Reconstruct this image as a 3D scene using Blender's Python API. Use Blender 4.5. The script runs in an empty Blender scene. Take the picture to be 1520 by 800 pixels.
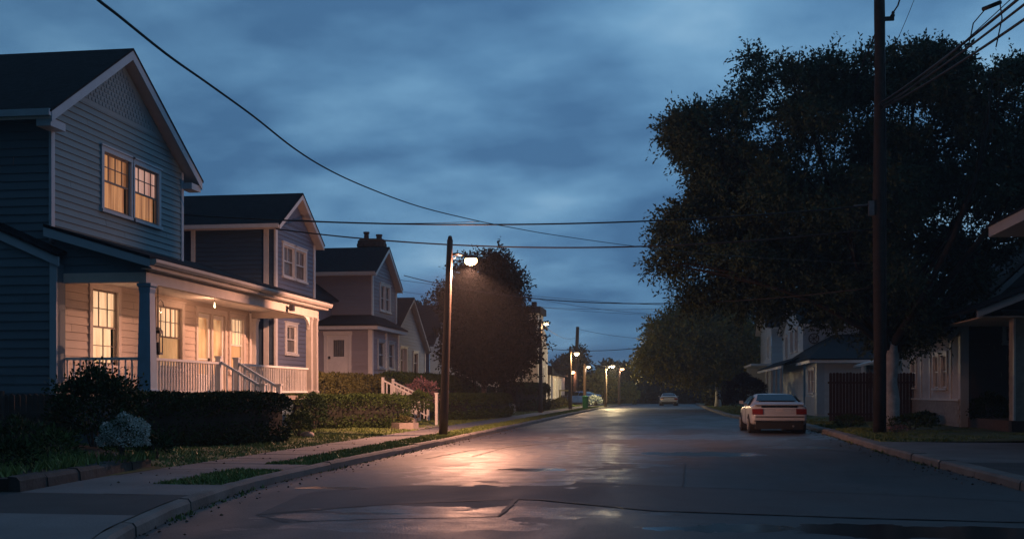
import bpy, math, random
import numpy as np
from mathutils import Vector

rnd = random.Random(7)
rng = np.random.default_rng(7)
SC = bpy.context.scene
COL = SC.collection
PI = math.pi

# ------------------------------------------------------------------ camera
F_PX, CAM_H = 1650.0, 1.45
YAW = math.atan(237.0 / F_PX)
cam_d = bpy.data.cameras.new('camera')
cam_d.sensor_width = 36.0
cam_d.lens = 36.0 * F_PX / 1520.0
cam_d.shift_y = (582.0 - 400.0) / 1520.0
cam_d.clip_end = 3000.0
cam_d.clip_start = 0.1
cam = bpy.data.objects.new('camera', cam_d)
COL.objects.link(cam)
cam.location = (0, 0, CAM_H)
cam.rotation_euler = (PI / 2, 0, YAW)
SC.camera = cam


# ------------------------------------------------------------------ materials
def mat(name, col, rough=0.7, var=0.15, vscale=3.0, bump=0.0, bscale=40.0, metallic=0.0, spec=0.5, island=0.0, tint=None):
    m = bpy.data.materials.new(name)
    m.use_nodes = True
    nt = m.node_tree
    b = nt.nodes['Principled BSDF']
    b.inputs['Roughness'].default_value = rough
    b.inputs['Metallic'].default_value = metallic
    b.inputs['Specular IOR Level'].default_value = spec
    tc = nt.nodes.new('ShaderNodeTexCoord')
    n = nt.nodes.new('ShaderNodeTexNoise')
    n.inputs['Scale'].default_value = vscale
    n.inputs['Detail'].default_value = 5
    nt.links.new(tc.outputs['Object'], n.inputs['Vector'])
    mix = nt.nodes.new('ShaderNodeMix')
    mix.data_type = 'RGBA'
    t = tint or tuple(c * (1 - 2 * var) for c in col)
    lo = tuple(max(0, c * (1 - var)) for c in col) if tint is None else t
    hi = tuple(min(1, c * (1 + var)) for c in col) if tint is None else col
    mix.inputs[6].default_value = (*lo, 1)
    mix.inputs[7].default_value = (*hi, 1)
    if island:
        g = nt.nodes.new('ShaderNodeNewGeometry')
        ma = nt.nodes.new('ShaderNodeMath')
        ma.operation = 'MULTIPLY_ADD'
        nt.links.new(g.outputs['Random Per Island'], ma.inputs[0])
        ma.inputs[1].default_value = island
        nt.links.new(n.outputs['Fac'], ma.inputs[2])
        sub = nt.nodes.new('ShaderNodeMath')
        sub.operation = 'SUBTRACT'
        sub.use_clamp = True
        nt.links.new(ma.outputs[0], sub.inputs[0])
        sub.inputs[1].default_value = island / 2
        nt.links.new(sub.outputs[0], mix.inputs[0])
    else:
        ramp = nt.nodes.new('ShaderNodeMapRange')
        ramp.inputs[1].default_value = 0.3
        ramp.inputs[2].default_value = 0.7
        nt.links.new(n.outputs['Fac'], ramp.inputs[0])
        nt.links.new(ramp.outputs[0], mix.inputs[0])
    nt.links.new(mix.outputs[2], b.inputs['Base Color'])
    if bump:
        n2 = nt.nodes.new('ShaderNodeTexNoise')
        n2.inputs['Scale'].default_value = bscale
        n2.inputs['Detail'].default_value = 6
        nt.links.new(tc.outputs['Object'], n2.inputs['Vector'])
        bp = nt.nodes.new('ShaderNodeBump')
        bp.inputs['Strength'].default_value = bump
        bp.inputs['Distance'].default_value = 0.02
        nt.links.new(n2.outputs['Fac'], bp.inputs['Height'])
        nt.links.new(bp.outputs['Normal'], b.inputs['Normal'])
    return m


def band_roof(name, col):
    """asphalt shingles: rows at equal height make small steps, plus random tabs"""
    m = mat(name, col, 0.9, 0.35, 6.0, spec=0.12)
    nt = m.node_tree
    b = nt.nodes['Principled BSDF']
    tc = nt.nodes.new('ShaderNodeTexCoord')
    sep = nt.nodes.new('ShaderNodeSeparateXYZ')
    nt.links.new(tc.outputs['Object'], sep.inputs[0])
    mul = nt.nodes.new('ShaderNodeMath')
    mul.operation = 'MULTIPLY'
    mul.inputs[1].default_value = 1 / 0.11
    nt.links.new(sep.outputs['Z'], mul.inputs[0])
    fr = nt.nodes.new('ShaderNodeMath')
    fr.operation = 'FRACT'
    nt.links.new(mul.outputs[0], fr.inputs[0])
    no = nt.nodes.new('ShaderNodeTexNoise')
    no.inputs['Scale'].default_value = 9
    nt.links.new(tc.outputs['Object'], no.inputs['Vector'])
    ad = nt.nodes.new('ShaderNodeMath')
    ad.operation = 'ADD'
    nt.links.new(fr.outputs[0], ad.inputs[0])
    nt.links.new(no.outputs['Fac'], ad.inputs[1])
    bp = nt.nodes.new('ShaderNodeBump')
    bp.inputs['Strength'].default_value = 0.8
    bp.inputs['Distance'].default_value = 0.03
    bp.invert = True
    nt.links.new(ad.outputs[0], bp.inputs['Height'])
    nt.links.new(bp.outputs['Normal'], b.inputs['Normal'])
    return m


def emis(name, c0, c1, strength, scale=(3, 3, 1), fold=0.0):
    """lit curtain or lit lamp glass"""
    m = bpy.data.materials.new(name)
    m.use_nodes = True
    nt = m.node_tree
    b = nt.nodes['Principled BSDF']
    b.inputs['Base Color'].default_value = (*[c * 0.6 for c in c1], 1)
    b.inputs['Roughness'].default_value = 0.8
    tc = nt.nodes.new('ShaderNodeTexCoord')
    mp = nt.nodes.new('ShaderNodeMapping')
    mp.inputs['Scale'].default_value = scale
    nt.links.new(tc.outputs['Object'], mp.inputs[0])
    n = nt.nodes.new('ShaderNodeTexNoise')
    n.inputs['Scale'].default_value = 1.0
    n.inputs['Detail'].default_value = 4
    nt.links.new(mp.outputs[0], n.inputs['Vector'])
    r = nt.nodes.new('ShaderNodeValToRGB')
    r.color_ramp.elements[0].position = 0.33
    r.color_ramp.elements[1].position = 0.62
    r.color_ramp.elements[0].color = (*c0, 1)
    r.color_ramp.elements[1].color = (*c1, 1)
    nt.links.new(n.outputs['Fac'], r.inputs[0])
    nt.links.new(r.outputs[0], b.inputs['Emission Color'])
    b.inputs['Emission Strength'].default_value = strength
    return m


def glass_mat(name, gloss=0.12):
    m = bpy.data.materials.new(name)
    m.use_nodes = True
    nt = m.node_tree
    nt.nodes.remove(nt.nodes['Principled BSDF'])
    out = nt.nodes['Material Output']
    tr = nt.nodes.new('ShaderNodeBsdfTransparent')
    tr.inputs[0].default_value = (0.92, 0.93, 0.93, 1)
    gl = nt.nodes.new('ShaderNodeBsdfGlossy')
    gl.inputs['Roughness'].default_value = 0.03
    mx = nt.nodes.new('ShaderNodeMixShader')
    lw = nt.nodes.new('ShaderNodeLayerWeight')
    lw.inputs[0].default_value = gloss
    tc = nt.nodes.new('ShaderNodeTexCoord')
    no = nt.nodes.new('ShaderNodeTexNoise')
    no.inputs['Scale'].default_value = 2.5
    nt.links.new(tc.outputs['Object'], no.inputs['Vector'])
    bp = nt.nodes.new('ShaderNodeBump')
    bp.inputs['Strength'].default_value = 0.05
    nt.links.new(no.outputs['Fac'], bp.inputs['Height'])
    nt.links.new(bp.outputs['Normal'], gl.inputs['Normal'])
    nt.links.new(lw.outputs['Fresnel'], mx.inputs[0])
    nt.links.new(tr.outputs[0], mx.inputs[1])
    nt.links.new(gl.outputs[0], mx.inputs[2])
    nt.links.new(mx.outputs[0], out.inputs[0])
    return m


M = {}
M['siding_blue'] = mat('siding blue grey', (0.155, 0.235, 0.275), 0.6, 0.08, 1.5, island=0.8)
M['siding_side'] = mat('siding darker blue', (0.105, 0.17, 0.22), 0.6, 0.10, 1.5, island=0.8)  # darker than the blue grey of the gable front
M['siding_cream'] = mat('siding cream', (0.50, 0.43, 0.38), 0.6, 0.08, 2, island=0.8)
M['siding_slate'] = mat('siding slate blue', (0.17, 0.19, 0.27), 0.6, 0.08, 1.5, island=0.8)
M['siding_slate_shaded'] = mat('siding slate shaded', (0.055, 0.095, 0.15), 0.6, 0.08, 1.5, island=0.8)  # darker copy of the slate siding, with the side wall's shade in its colour
M['siding_mauve'] = mat('siding grey mauve', (0.29, 0.28, 0.33), 0.6, 0.08, 1.5, island=0.8)
M['siding_pale'] = mat('siding pale blue', (0.47, 0.54, 0.60), 0.6, 0.08, 1.5, island=0.8)
M['siding_light'] = mat('siding light grey', (0.42, 0.43, 0.45), 0.6, 0.08, 1.5, island=0.8)
M['siding_dark'] = mat('siding dark brown', (0.06, 0.055, 0.055), 0.6, 0.1, 1.5, island=0.8)
M['stucco'] = mat('stucco beige', (0.58, 0.52, 0.48), 0.85, 0.1, 2, 0.4, 60)
M['trim'] = mat('trim white paint', (0.74, 0.73, 0.72), 0.5, 0.06, 4)
M['trim_sash'] = mat('dull sash paint', (0.20, 0.16, 0.14), 0.55, 0.08, 4)
M['trim_porch'] = mat('porch trim paint', (0.42, 0.40, 0.385), 0.55, 0.08, 4)
M['trim_blue'] = mat('trim pale blue paint', (0.34, 0.44, 0.53), 0.5, 0.06, 4)
M['post_blue'] = mat('porch post blue paint', (0.20, 0.36, 0.50), 0.5, 0.08, 4)
M['soffit'] = mat('soffit paint', (0.60, 0.54, 0.50), 0.6, 0.06, 4)
M['roof'] = band_roof('roof shingles', (0.011, 0.014, 0.019))
M['glass'] = glass_mat('window glass')
M['room'] = mat('dark room', (0.02, 0.022, 0.028), 0.9, 0.2)
M['blind'] = mat('window blind', (0.16, 0.17, 0.2), 0.8, 0.2, 5)
M['blind_pale'] = mat('pale window blind', (0.25, 0.26, 0.3), 0.8, 0.2, 5)
M['lit_up'] = emis('lit drape', (0.15, 0.055, 0.024), (0.60, 0.28, 0.12), 0.85, (11, 11, 0.35))  # upright streaks here and below paint fold shading into the curtain glow
M['lit_pink'] = emis('lit sheer', (0.28, 0.13, 0.11), (0.68, 0.40, 0.31), 0.85, (11, 11, 0.35))
M['lit_cream'] = emis('lit cream curtain', (0.66, 0.36, 0.19), (1.0, 0.70, 0.42), 0.95, (9, 9, 0.5))
M['lit_tan'] = emis('lit tan shade', (0.42, 0.22, 0.10), (0.66, 0.37, 0.17), 0.85, (2, 2, 1.2))
M['lit_dim'] = emis('dim room', (0.10, 0.045, 0.02), (0.22, 0.10, 0.05), 0.7, (2, 2, 1))
M['lit_room'] = emis('lit room', (0.30, 0.13, 0.06), (0.95, 0.58, 0.28), 0.8, (1.6, 1.6, 1.3))
M['wood_dark'] = mat('old fence wood', (0.055, 0.048, 0.045), 0.85, 0.25, 5, 0.5, 30)
M['wood_red'] = mat('red stained fence wood', (0.055, 0.026, 0.024), 0.8, 0.25, 5, 0.5, 30)
M['pole_wood'] = mat('creosoted pole wood', (0.035, 0.026, 0.023), 0.85, 0.3, 6, 0.6, 35)
M['pole_metal'] = mat('brown painted pole', (0.045, 0.030, 0.024), 0.5, 0.2, 4, 0.15, 50)
M['far_pole'] = mat('weathered pole', (0.12, 0.09, 0.07), 0.7, 0.2, 4)
M['black'] = mat('black rubber cable', (0.012, 0.012, 0.014), 0.6, 0.2)
M['cable_grey'] = mat('worn cable sheath', (0.05, 0.045, 0.045), 0.5, 0.2)
M['metal'] = mat('dark metal', (0.06, 0.06, 0.065), 0.4, 0.2, 6, metallic=0.6)
M['metal_grey'] = mat('galvanised grey metal', (0.25, 0.26, 0.28), 0.45, 0.2, 6, metallic=0.7)
M['brick'] = mat('chimney brick', (0.09, 0.055, 0.045), 0.85, 0.3, 9, 0.5, 30)
M['block'] = mat('pale block', (0.36, 0.33, 0.31), 0.85, 0.2, 6, 0.5, 30)
M['stone'] = mat('edging stone', (0.045, 0.043, 0.042), 0.85, 0.35, 4, 0.7, 14)
M['stone_pale'] = mat('pale stone', (0.36, 0.31, 0.29), 0.8, 0.2, 5, 0.5, 20)
M['deck'] = mat('porch deck paint', (0.25, 0.22, 0.2), 0.6, 0.15)
M['bark_pale'] = mat('pale bark', (0.46, 0.46, 0.47), 0.85, 0.25, 5, 0.8, 14)
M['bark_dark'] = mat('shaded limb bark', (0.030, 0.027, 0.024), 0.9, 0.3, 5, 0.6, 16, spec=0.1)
M['bark_mid'] = mat('grey brown bark', (0.20, 0.17, 0.15), 0.9, 0.3, 5, 0.8, 16)
M['bark'] = mat('dark bark', (0.075, 0.06, 0.05), 0.9, 0.3, 5, 0.8, 16)
M['leaf_big'] = mat('broad crown leaves', (0.070, 0.112, 0.062), 0.7, 0, 0.35, island=0.9, spec=0.12, tint=(0.028, 0.046, 0.034))
M['leaf_street'] = mat('street tree leaves', (0.30, 0.27, 0.07), 0.7, 0, 0.5, island=0.9, spec=0.12, tint=(0.10, 0.11, 0.034))
M['leaf_warm'] = mat('bronze green leaves', (0.017, 0.026, 0.011), 0.7, 0, 0.5, island=0.9, spec=0.12, tint=(0.006, 0.010, 0.005))
M['leaf_hedge'] = mat('hedge leaves', (0.070, 0.115, 0.028), 0.7, 0, 1.2, island=0.9, spec=0.12, tint=(0.026, 0.046, 0.015))
M['leaf_dark'] = mat('dark hedge leaves', (0.034, 0.072, 0.022), 0.7, 0, 1.2, island=0.9, spec=0.12, tint=(0.010, 0.024, 0.008))
M['leaf_red'] = mat('wine red leaves', (0.075, 0.030, 0.026), 0.7, 0, 1.2, island=0.9, spec=0.12, tint=(0.03, 0.014, 0.012))
M['leaf_far'] = mat('far foliage', (0.055, 0.062, 0.040), 0.7, 0, 0.4, island=0.8, spec=0.12, tint=(0.025, 0.030, 0.024))
M['leaf_bright'] = mat('yellow green leaves', (0.14, 0.14, 0.05), 0.7, 0, 1.2, island=0.9, spec=0.12, tint=(0.06, 0.065, 0.025))
M['flower'] = mat('white blossom', (0.64, 0.70, 0.68), 0.7, 0, 2, island=0.9, tint=(0.18, 0.25, 0.22))
M['flower_pink'] = mat('pink blossom', (0.40, 0.20, 0.22), 0.7, 0, 2, island=0.8, tint=(0.12, 0.08, 0.08))
M['grass'] = mat('lawn grass blades', (0.19, 0.25, 0.055), 0.6, 0, 0.8, island=0.9, tint=(0.08, 0.13, 0.030))
M['core'] = mat('inner twigs', (0.02, 0.02, 0.014), 0.95, 0.3)
M['bin_green'] = mat('green plastic', (0.02, 0.13, 0.05), 0.4, 0.1)
M['lawn_soil'] = mat('turf', (0.085, 0.095, 0.034), 0.95, 0.35, 1.2, 0.8, 25)
M['soil'] = mat('garden soil', (0.035, 0.030, 0.024), 0.95, 0.35, 2, 0.8, 18)
M['concrete_kerb'] = mat('kerb concrete', (0.15, 0.14, 0.135), 0.8, 0.3, 1.3, 0.6, 18)
M['asphalt_drive'] = mat('driveway asphalt', (0.045, 0.045, 0.048), 0.8, 0.25, 1.0, 0.6, 60)
M['asphalt_patch'] = mat('smooth patched asphalt', (0.042, 0.044, 0.047), 0.62, 0.2, 1.0, 0.45, 90)
M['seam'] = mat('tar seam', (0.012, 0.012, 0.014), 0.6, 0.2, 3, 0.4, 30)
M['car_white'] = mat('white car paint', (0.44, 0.47, 0.52), 0.28, 0.05, 2, spec=0.6)
M['car_blue'] = mat('blue car paint', (0.05, 0.14, 0.45), 0.3, 0.05, 2)
M['car_dark'] = mat('dark car paint', (0.035, 0.03, 0.033), 0.3, 0.05, 2)
M['car_glass'] = mat('tinted car glass', (0.004, 0.0045, 0.006), 0.10, 0.05, 2, spec=0.35)
M['tyre'] = mat('tyre rubber', (0.012, 0.012, 0.012), 0.8, 0.1)
M['rim'] = mat('alloy rim', (0.45, 0.44, 0.43), 0.35, 0.1, 5, metallic=0.7)
M['tail'] = mat('tail lamp red', (0.20, 0.022, 0.02), 0.2, 0.1, 6)
M['plate'] = mat('number plate', (0.55, 0.55, 0.58), 0.5, 0.1, 6)
for k, base, sx in (('concrete', (0.145, 0.138, 0.142), 1),):
    m = mat('pavement concrete', base, 0.75, 0.22, 0.9, 0.45, 30)
    nt = m.node_tree
    M[k] = m


# ------------------------------------------------------------------ mesh helpers
class MB:
    def __init__(self):
        self.v, self.f = [], []

    def face(self, pts):
        i = len(self.v)
        self.v.extend([tuple(p) for p in pts])
        self.f.append(list(range(i, i + len(pts))))
        return self

    def box(self, x0, x1, y0, y1, z0, z1):
        i = len(self.v)
        for z in (z0, z1):
            for x, y in ((x0, y0), (x1, y0), (x1, y1), (x0, y1)):
                self.v.append((x, y, z))
        for q in ((3, 2, 1, 0), (4, 5, 6, 7), (0, 1, 5, 4), (1, 2, 6, 5), (2, 3, 7, 6), (3, 0, 4, 7)):
            self.f.append([i + k for k in q])
        return self

    def prism(self, poly, vec):
        """closed solid: polygon (list of 3D points) swept by vec"""
        i, n = len(self.v), len(poly)
        vec = Vector(vec)
        self.v.extend([tuple(p) for p in poly])
        self.v.extend([tuple(Vector(p) + vec) for p in poly])
        self.f.append([i + k for k in reversed(range(n))])
        self.f.append([i + n + k for k in range(n)])
        for k in range(n):
            a, b = k, (k + 1) % n
            self.f.append([i + a, i + b, i + n + b, i + n + a])
        return self

    def bar(self, p, q, w, h):
        """square bar between two points"""
        p, q = Vector(p), Vector(q)
        d = (q - p).normalized()
        up = Vector((0, 0, 1)) if abs(d.z) < 0.95 else Vector((0, 1, 0))
        s = d.cross(up).normalized() * (w / 2)
        u = s.cross(d).normalized() * (h / 2)
        return self.prism([p - s - u, p + s - u, p + s + u, p - s + u], q - p)

    def tube(self, pts, radii, n=8, caps=True):
        pts = [Vector(p) for p in pts]
        if not isinstance(radii, (list, tuple)):
            radii = [radii] * len(pts)
        i0 = len(self.v)
        ref = Vector((0.31, 0.17, 0.93)).normalized()
        for k, p in enumerate(pts):
            d = (pts[min(k + 1, len(pts) - 1)] - pts[max(k - 1, 0)]).normalized()
            if abs(d.dot(ref)) > 0.97:
                r2 = Vector((0.9, 0.3, 0.1)).normalized()
            else:
                r2 = ref
            s = d.cross(r2).normalized()
            t = d.cross(s)
            for j in range(n):
                a = 2 * PI * j / n
                self.v.append(tuple(p + (s * math.cos(a) + t * math.sin(a)) * radii[k]))
        for k in range(len(pts) - 1):
            for j in range(n):
                a, b = i0 + k * n + j, i0 + k * n + (j + 1) % n
                self.f.append([a, b, b + n, a + n])
        if caps:
            self.f.append([i0 + j for j in reversed(range(n))])
            e = i0 + (len(pts) - 1) * n
            self.f.append([e + j for j in range(n)])
        return self

    def lathe(self, c, prof, n=16):
        c = Vector(c)
        i0 = len(self.v)
        for r, z in prof:
            for j in range(n):
                a = 2 * PI * j / n
                self.v.append((c.x + r * math.cos(a), c.y + r * math.sin(a), c.z + z))
        for k in range(len(prof) - 1):
            for j in range(n):
                a, b = i0 + k * n + j, i0 + k * n + (j + 1) % n
                self.f.append([a, b, b + n, a + n])
        self.f.append([i0 + j for j in reversed(range(n))])
        e = i0 + (len(prof) - 1) * n
        self.f.append([e + j for j in range(n)])
        return self


def root_loc(o):
    while o.parent:
        o = o.parent
    return Vector(o.location)


def obj(name, mb, m, parent=None, smooth=False, at=None):
    """one mesh object; vertices are given in world space"""
    base = root_loc(parent) if parent else Vector(at or (0, 0, 0))
    me = bpy.data.meshes.new(name)
    me.from_pydata([tuple(Vector(v) - base) for v in mb.v], [], mb.f)
    ms = m if isinstance(m, (list, tuple)) else [m]
    for x in ms:
        me.materials.append(x)
    if smooth:
        me.polygons.foreach_set('use_smooth', [True] * len(me.polygons))
    me.update()
    o = bpy.data.objects.new(name, me)
    COL.objects.link(o)
    if parent:
        o.parent = parent
    elif at:
        o.location = at
    return o


def np_obj(name, verts, faces, m, parent=None, at=(0, 0, 0)):
    """fast mesh from numpy: verts (n,3) world, faces (k,c)"""
    base = np.array(root_loc(parent) if parent else at, dtype=np.float64)
    me = bpy.data.meshes.new(name)
    nv, (nf, c) = len(verts), faces.shape
    me.vertices.add(nv)
    me.vertices.foreach_set('co', (verts - base).astype(np.float32).ravel())
    me.loops.add(nf * c)
    me.loops.foreach_set('vertex_index', faces.astype(np.int32).ravel())
    me.polygons.add(nf)
    me.polygons.foreach_set('loop_start', np.arange(0, nf * c, c, dtype=np.int32))
    me.polygons.foreach_set('loop_total', np.full(nf, c, dtype=np.int32))
    me.materials.append(m)
    me.update(calc_edges=True)
    o = bpy.data.objects.new(name, me)
    COL.objects.link(o)
    if parent:
        o.parent = parent
    else:
        o.location = at
    return o


def tag(o, label=None, cat=None, group=None, kind=None):
    if label:
        o['label'] = label
    if cat:
        o['category'] = cat
    if group:
        o['group'] = group
    if kind:
        o['kind'] = kind
    return o


def thing(name, label, cat, loc, group=None):
    o = bpy.data.objects.new(name, None)
    o.empty_display_size = 0.2
    o.location = loc
    COL.objects.link(o)
    return tag(o, label, cat, group)


def struct(name, mb, m):
    return tag(obj(name, mb, m), kind='structure')


def copy_tree(o, parent=None):
    c = o.copy()
    COL.objects.link(c)
    if parent:
        c.parent = parent
    for ch in list(o.children):
        copy_tree(ch, c)
    return c


# ------------------------------------------------------------------ building kit
def ivals(a, b, cuts):
    """interval [a,b] minus the cuts, as (start, end, start_is_edge, end_is_edge)"""
    out, s, se = [], a, True
    for c0, c1 in sorted(cuts):
        if c1 <= s or c0 >= b:
            continue
        if c0 > s:
            out.append((s, c0, se, False))
        s, se = max(s, c1), False
    if s < b:
        out.append((s, b, se, True))
    return out


def siding(mb, axis, plane, n, outline, z0, z1, holes=(), pitch=0.17, proud=0.028, breaks=()):
    """real lapped boards on a vertical wall. axis 'y': wall runs along Y at x=plane, n is the sign of its outward normal"""
    def P(t, z, off):
        return (plane + n * off, t, z) if axis == 'y' else (t, plane + n * off, z)
    zs = set([z0, z1]) | set(b for b in breaks if z0 < b < z1)
    for h in holes:
        zs |= {z for z in (h[2], h[3]) if z0 < z < z1}
    k = math.ceil((z1 - z0) / pitch)
    zs |= {z0 + i * pitch for i in range(k)}
    zs = sorted(zs)
    for a, b in zip(zs, zs[1:]):
        if b - a < 1e-4:
            continue
        i = math.floor((a - z0) / pitch + 1e-6)
        zb = z0 + i * pitch
        oa, ob = proud * (1 - (a - zb) / pitch), proud * max(0, (1 - (b - zb) / pitch))
        zc = (a + b) / 2
        cuts = [(h[0], h[1]) for h in holes if h[2] <= zc <= h[3]]
        (a0, b0), (a1, b1) = outline(a), outline(b)
        if b0 - a0 < 0.02:
            continue
        for s, e, se, ee in ivals(a0, b0, cuts):
            s1, e1 = (a1 if se else s), (b1 if ee else e)
            if e1 < s1:
                s1 = e1 = (s1 + e1) / 2
            L_ = e - s
            js, t_ = [0.0], rnd.uniform(.6, 4.2)
            while t_ < L_ - .4 and pitch < .25:
                js.append(t_)
                t_ += rnd.uniform(2.4, 4.2)
            js.append(L_)
            for q0, q1 in zip(js, js[1:]):
                g0, g1 = (.002 if q0 > 0 else 0), (.002 if q1 < L_ else 0)
                f0, f1 = (q0 + g0) / L_, (q1 - g1) / L_
                jz = rnd.uniform(-.0025, .0025) if pitch < .25 else 0
                mb.face([P(s + L_ * f0, a, oa + jz), P(s + L_ * f1, a, oa + jz), P(s1 + (e1 - s1) * f1, b, ob + jz), P(s1 + (e1 - s1) * f0, b, ob + jz)])
            if abs(a - zb) < 1e-5:
                mb.face([P(s, a, 0), P(e, a, 0), P(e, a, oa), P(s, a, oa)])
    return mb


def wbox(mb, axis, plane, n, t0, t1, z0, z1, o0, o1):
    """box on a wall: along the wall t0..t1, height z0..z1, offset out of the wall o0..o1"""
    p0, p1 = sorted((plane + n * o0, plane + n * o1))
    if axis == 'y':
        mb.box(p0, p1, t0, t1, z0, z1)
    else:
        mb.box(t0, t1, p0, p1, z0, z1)
    return mb


def wquad(mb, axis, plane, n, t0, t1, z0, z1, off):
    p = plane + n * off
    if axis == 'y':
        mb.face([(p, t0, z0), (p, t1, z0), (p, t1, z1), (p, t0, z1)])
    else:
        mb.face([(t0, p, z0), (t1, p, z0), (t1, p, z1), (t0, p, z1)])
    return mb


def drape(mb, axis, plane, n, t0, t1, z0, z1, off, amp=0.02, wave=0.11):
    k = max(4, int((t1 - t0) / wave * 6))
    for i in range(k):
        a, b = t0 + (t1 - t0) * i / k, t0 + (t1 - t0) * (i + 1) / k
        fa, fb = off + amp * math.sin(a / wave * 2 * PI + math.sin(a * 5)), off + amp * math.sin(b / wave * 2 * PI + math.sin(b * 5))
        pa, pb = plane + n * fa, plane + n * fb
        if axis == 'y':
            mb.face([(pa, a, z0), (pb, b, z0), (pb, b, z1), (pa, a, z1)])
        else:
            mb.face([(a, pa, z0), (b, pb, z0), (b, pb, z1), (a, pa, z1)])
    return mb


def window(root, axis, plane, n, t0, t1, z0, z1, trim, upper, lower=None, case=0.13, cols=3, rows=2, split=True, lrows=1, lcols=1, sashmat=None, label=None, gap=0.0):
    """double-hung window: casing with sill (the part), sash bars, pane and curtains (sub-parts)"""
    f = MB()
    c = case
    wbox(f, axis, plane, n, t0 - c, t0, z0 - 0.02, z1 + c, -0.10, 0.06)
    wbox(f, axis, plane, n, t1, t1 + c, z0 - 0.02, z1 + c, -0.10, 0.06)
    wbox(f, axis, plane, n, t0, t1, z1, z1 + c, -0.10, 0.058)
    wbox(f, axis, plane, n, t0 - c - 0.04, t1 + c + 0.04, z1 + c + 0.002, z1 + c + 0.042, -0.02, 0.09)
    wbox(f, axis, plane, n, t0 - c - 0.03, t1 + c + 0.03, z0 - 0.10, z0 - 0.022, -0.10, 0.10)
    w = obj('window', f, trim, root)
    if label:
        w['label'] = label
    s = MB()
    zm = (z0 + z1) / 2
    bw = 0.045
    for a, b in ((t0, t0 + bw), (t1 - bw, t1)):
        wbox(s, axis, plane, n, a, b, z0, z1, -0.05, -0.01)
    for z in (z0, z1 - bw) + ((zm - bw / 2,) if split else ()):
        wbox(s, axis, plane, n, t0 + bw, t1 - bw, z, z + bw, -0.05, -0.008)
    mw = 0.02
    zt0 = zm if split else z0
    for i in range(1, cols):
        t = t0 + (t1 - t0) * i / cols
        wbox(s, axis, plane, n, t - mw / 2, t + mw / 2, zt0 + bw / 2, z1 - bw, -0.045, -0.018)
    for i in range(1, rows):
        z = zt0 + (z1 - zt0) * i / rows
        wbox(s, axis, plane, n, t0 + bw, t1 - bw, z - mw / 2, z + mw / 2, -0.047, -0.016)
    if split:
        for i in range(1, lcols):
            t = t0 + (t1 - t0) * i / lcols
            wbox(s, axis, plane, n, t - mw / 2, t + mw / 2, z0 + bw, zm - bw / 2, -0.045, -0.018)
        for i in range(1, lrows):
            z = z0 + (zm - z0) * i / lrows
            wbox(s, axis, plane, n, t0 + bw, t1 - bw, z - mw / 2, z + mw / 2, -0.047, -0.016)
    obj('sash', s, sashmat or trim, w)
    obj('pane', wquad(MB(), axis, plane, n, t0, t1, z0, z1, -0.055), M['glass'], w)
    if lower is None:
        obj('curtain', drape(MB(), axis, plane, n, t0 - 0.02, t1 + 0.02, z0 - 0.02, z1 + 0.02, -0.10), upper, w)
    else:
        obj('curtain', drape(MB(), axis, plane, n, t0 - 0.02, t1 + 0.02, zm, z1 + 0.02, -0.10), upper, w)
        obj('curtain', drape(MB(), axis, plane, n, t0 - 0.02, t1 + 0.02 - gap, z0 - 0.02, zm, -0.11, .03), lower, w)
        if gap:
            obj('dark_room', wquad(MB(), axis, plane, n, t1 - gap - .25, t1 + .1, z0 - .1, zm + .05, -.30), M['lit_dim'], w)
    return w


def slab(mb, quad, thick):
    """roof slab: quad is the top face, swept straight down"""
    return mb.prism([Vector(p) for p in quad], (0, 0, -thick))


def gable_roof(root, xf, xb, y0, ya, y1, zl, za, zr, trim, th=0.2, tr='roof', bargeback=True):
    """ridge along X. eave feet (y0,zl),(y1,zr), apex (ya,za): top surfaces. xf front end, xb rear end"""
    t = MB()
    s = 1 if xf > xb else -1
    slab(t, [(xf, y0, zl - 0.06), (xf, ya, za - 0.06), (xb, ya, za - 0.06), (xb, y0, zl - 0.06)], th)
    obj('roof_trim', t, trim, root)
    t = MB()
    slab(t, [(xf, y1, zr - 0.06), (xf, ya + 0.002, za - 0.06), (xb, ya + 0.002, za - 0.06), (xb, y1, zr - 0.06)], th)
    obj('roof_trim', t, trim, root)
    r = MB()
    e = 0.05
    x0, x1 = xf + s * e, xb
    dl = (za - zl) / (ya - y0)
    dr = (za - zr) / (y1 - ya)
    r.prism([(x0, y0 - e, zl - e * dl), (x0, ya, za), (x0, y1 + e, zr - e * dr),
             (x0, y1 + e, zr - e * dr - 0.055), (x0, ya, za - 0.055), (x0, y0 - e, zl - e * dl - 0.055)], (x1 - x0, 0, 0))
    return obj('roof', r, M['roof'], root)


def corner_board(root, axis_boxes, m):
    for b in axis_boxes:
        obj('corner_board', MB().box(*b), m, root)


def gable_outline(y0, y1, ya, ztop, zl, zr):
    """wall under a gable: full width up to its eave heights, then following the slopes"""
    def f(z):
        a = y0 if z <= zl else y0 + (ya - y0) * min(1, (z - zl) / (ztop - zl))
        b = y1 if z <= zr else y1 + (ya - y1) * min(1, (z - zr) / (ztop - zr))
        return a, b
    return f


def rect(a, b):
    return lambda z: (a, b)


# ------------------------------------------------------------------ foliage kit
def unit(a):
    return a / np.maximum(1e-9, np.linalg.norm(a, axis=1, keepdims=True))


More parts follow.
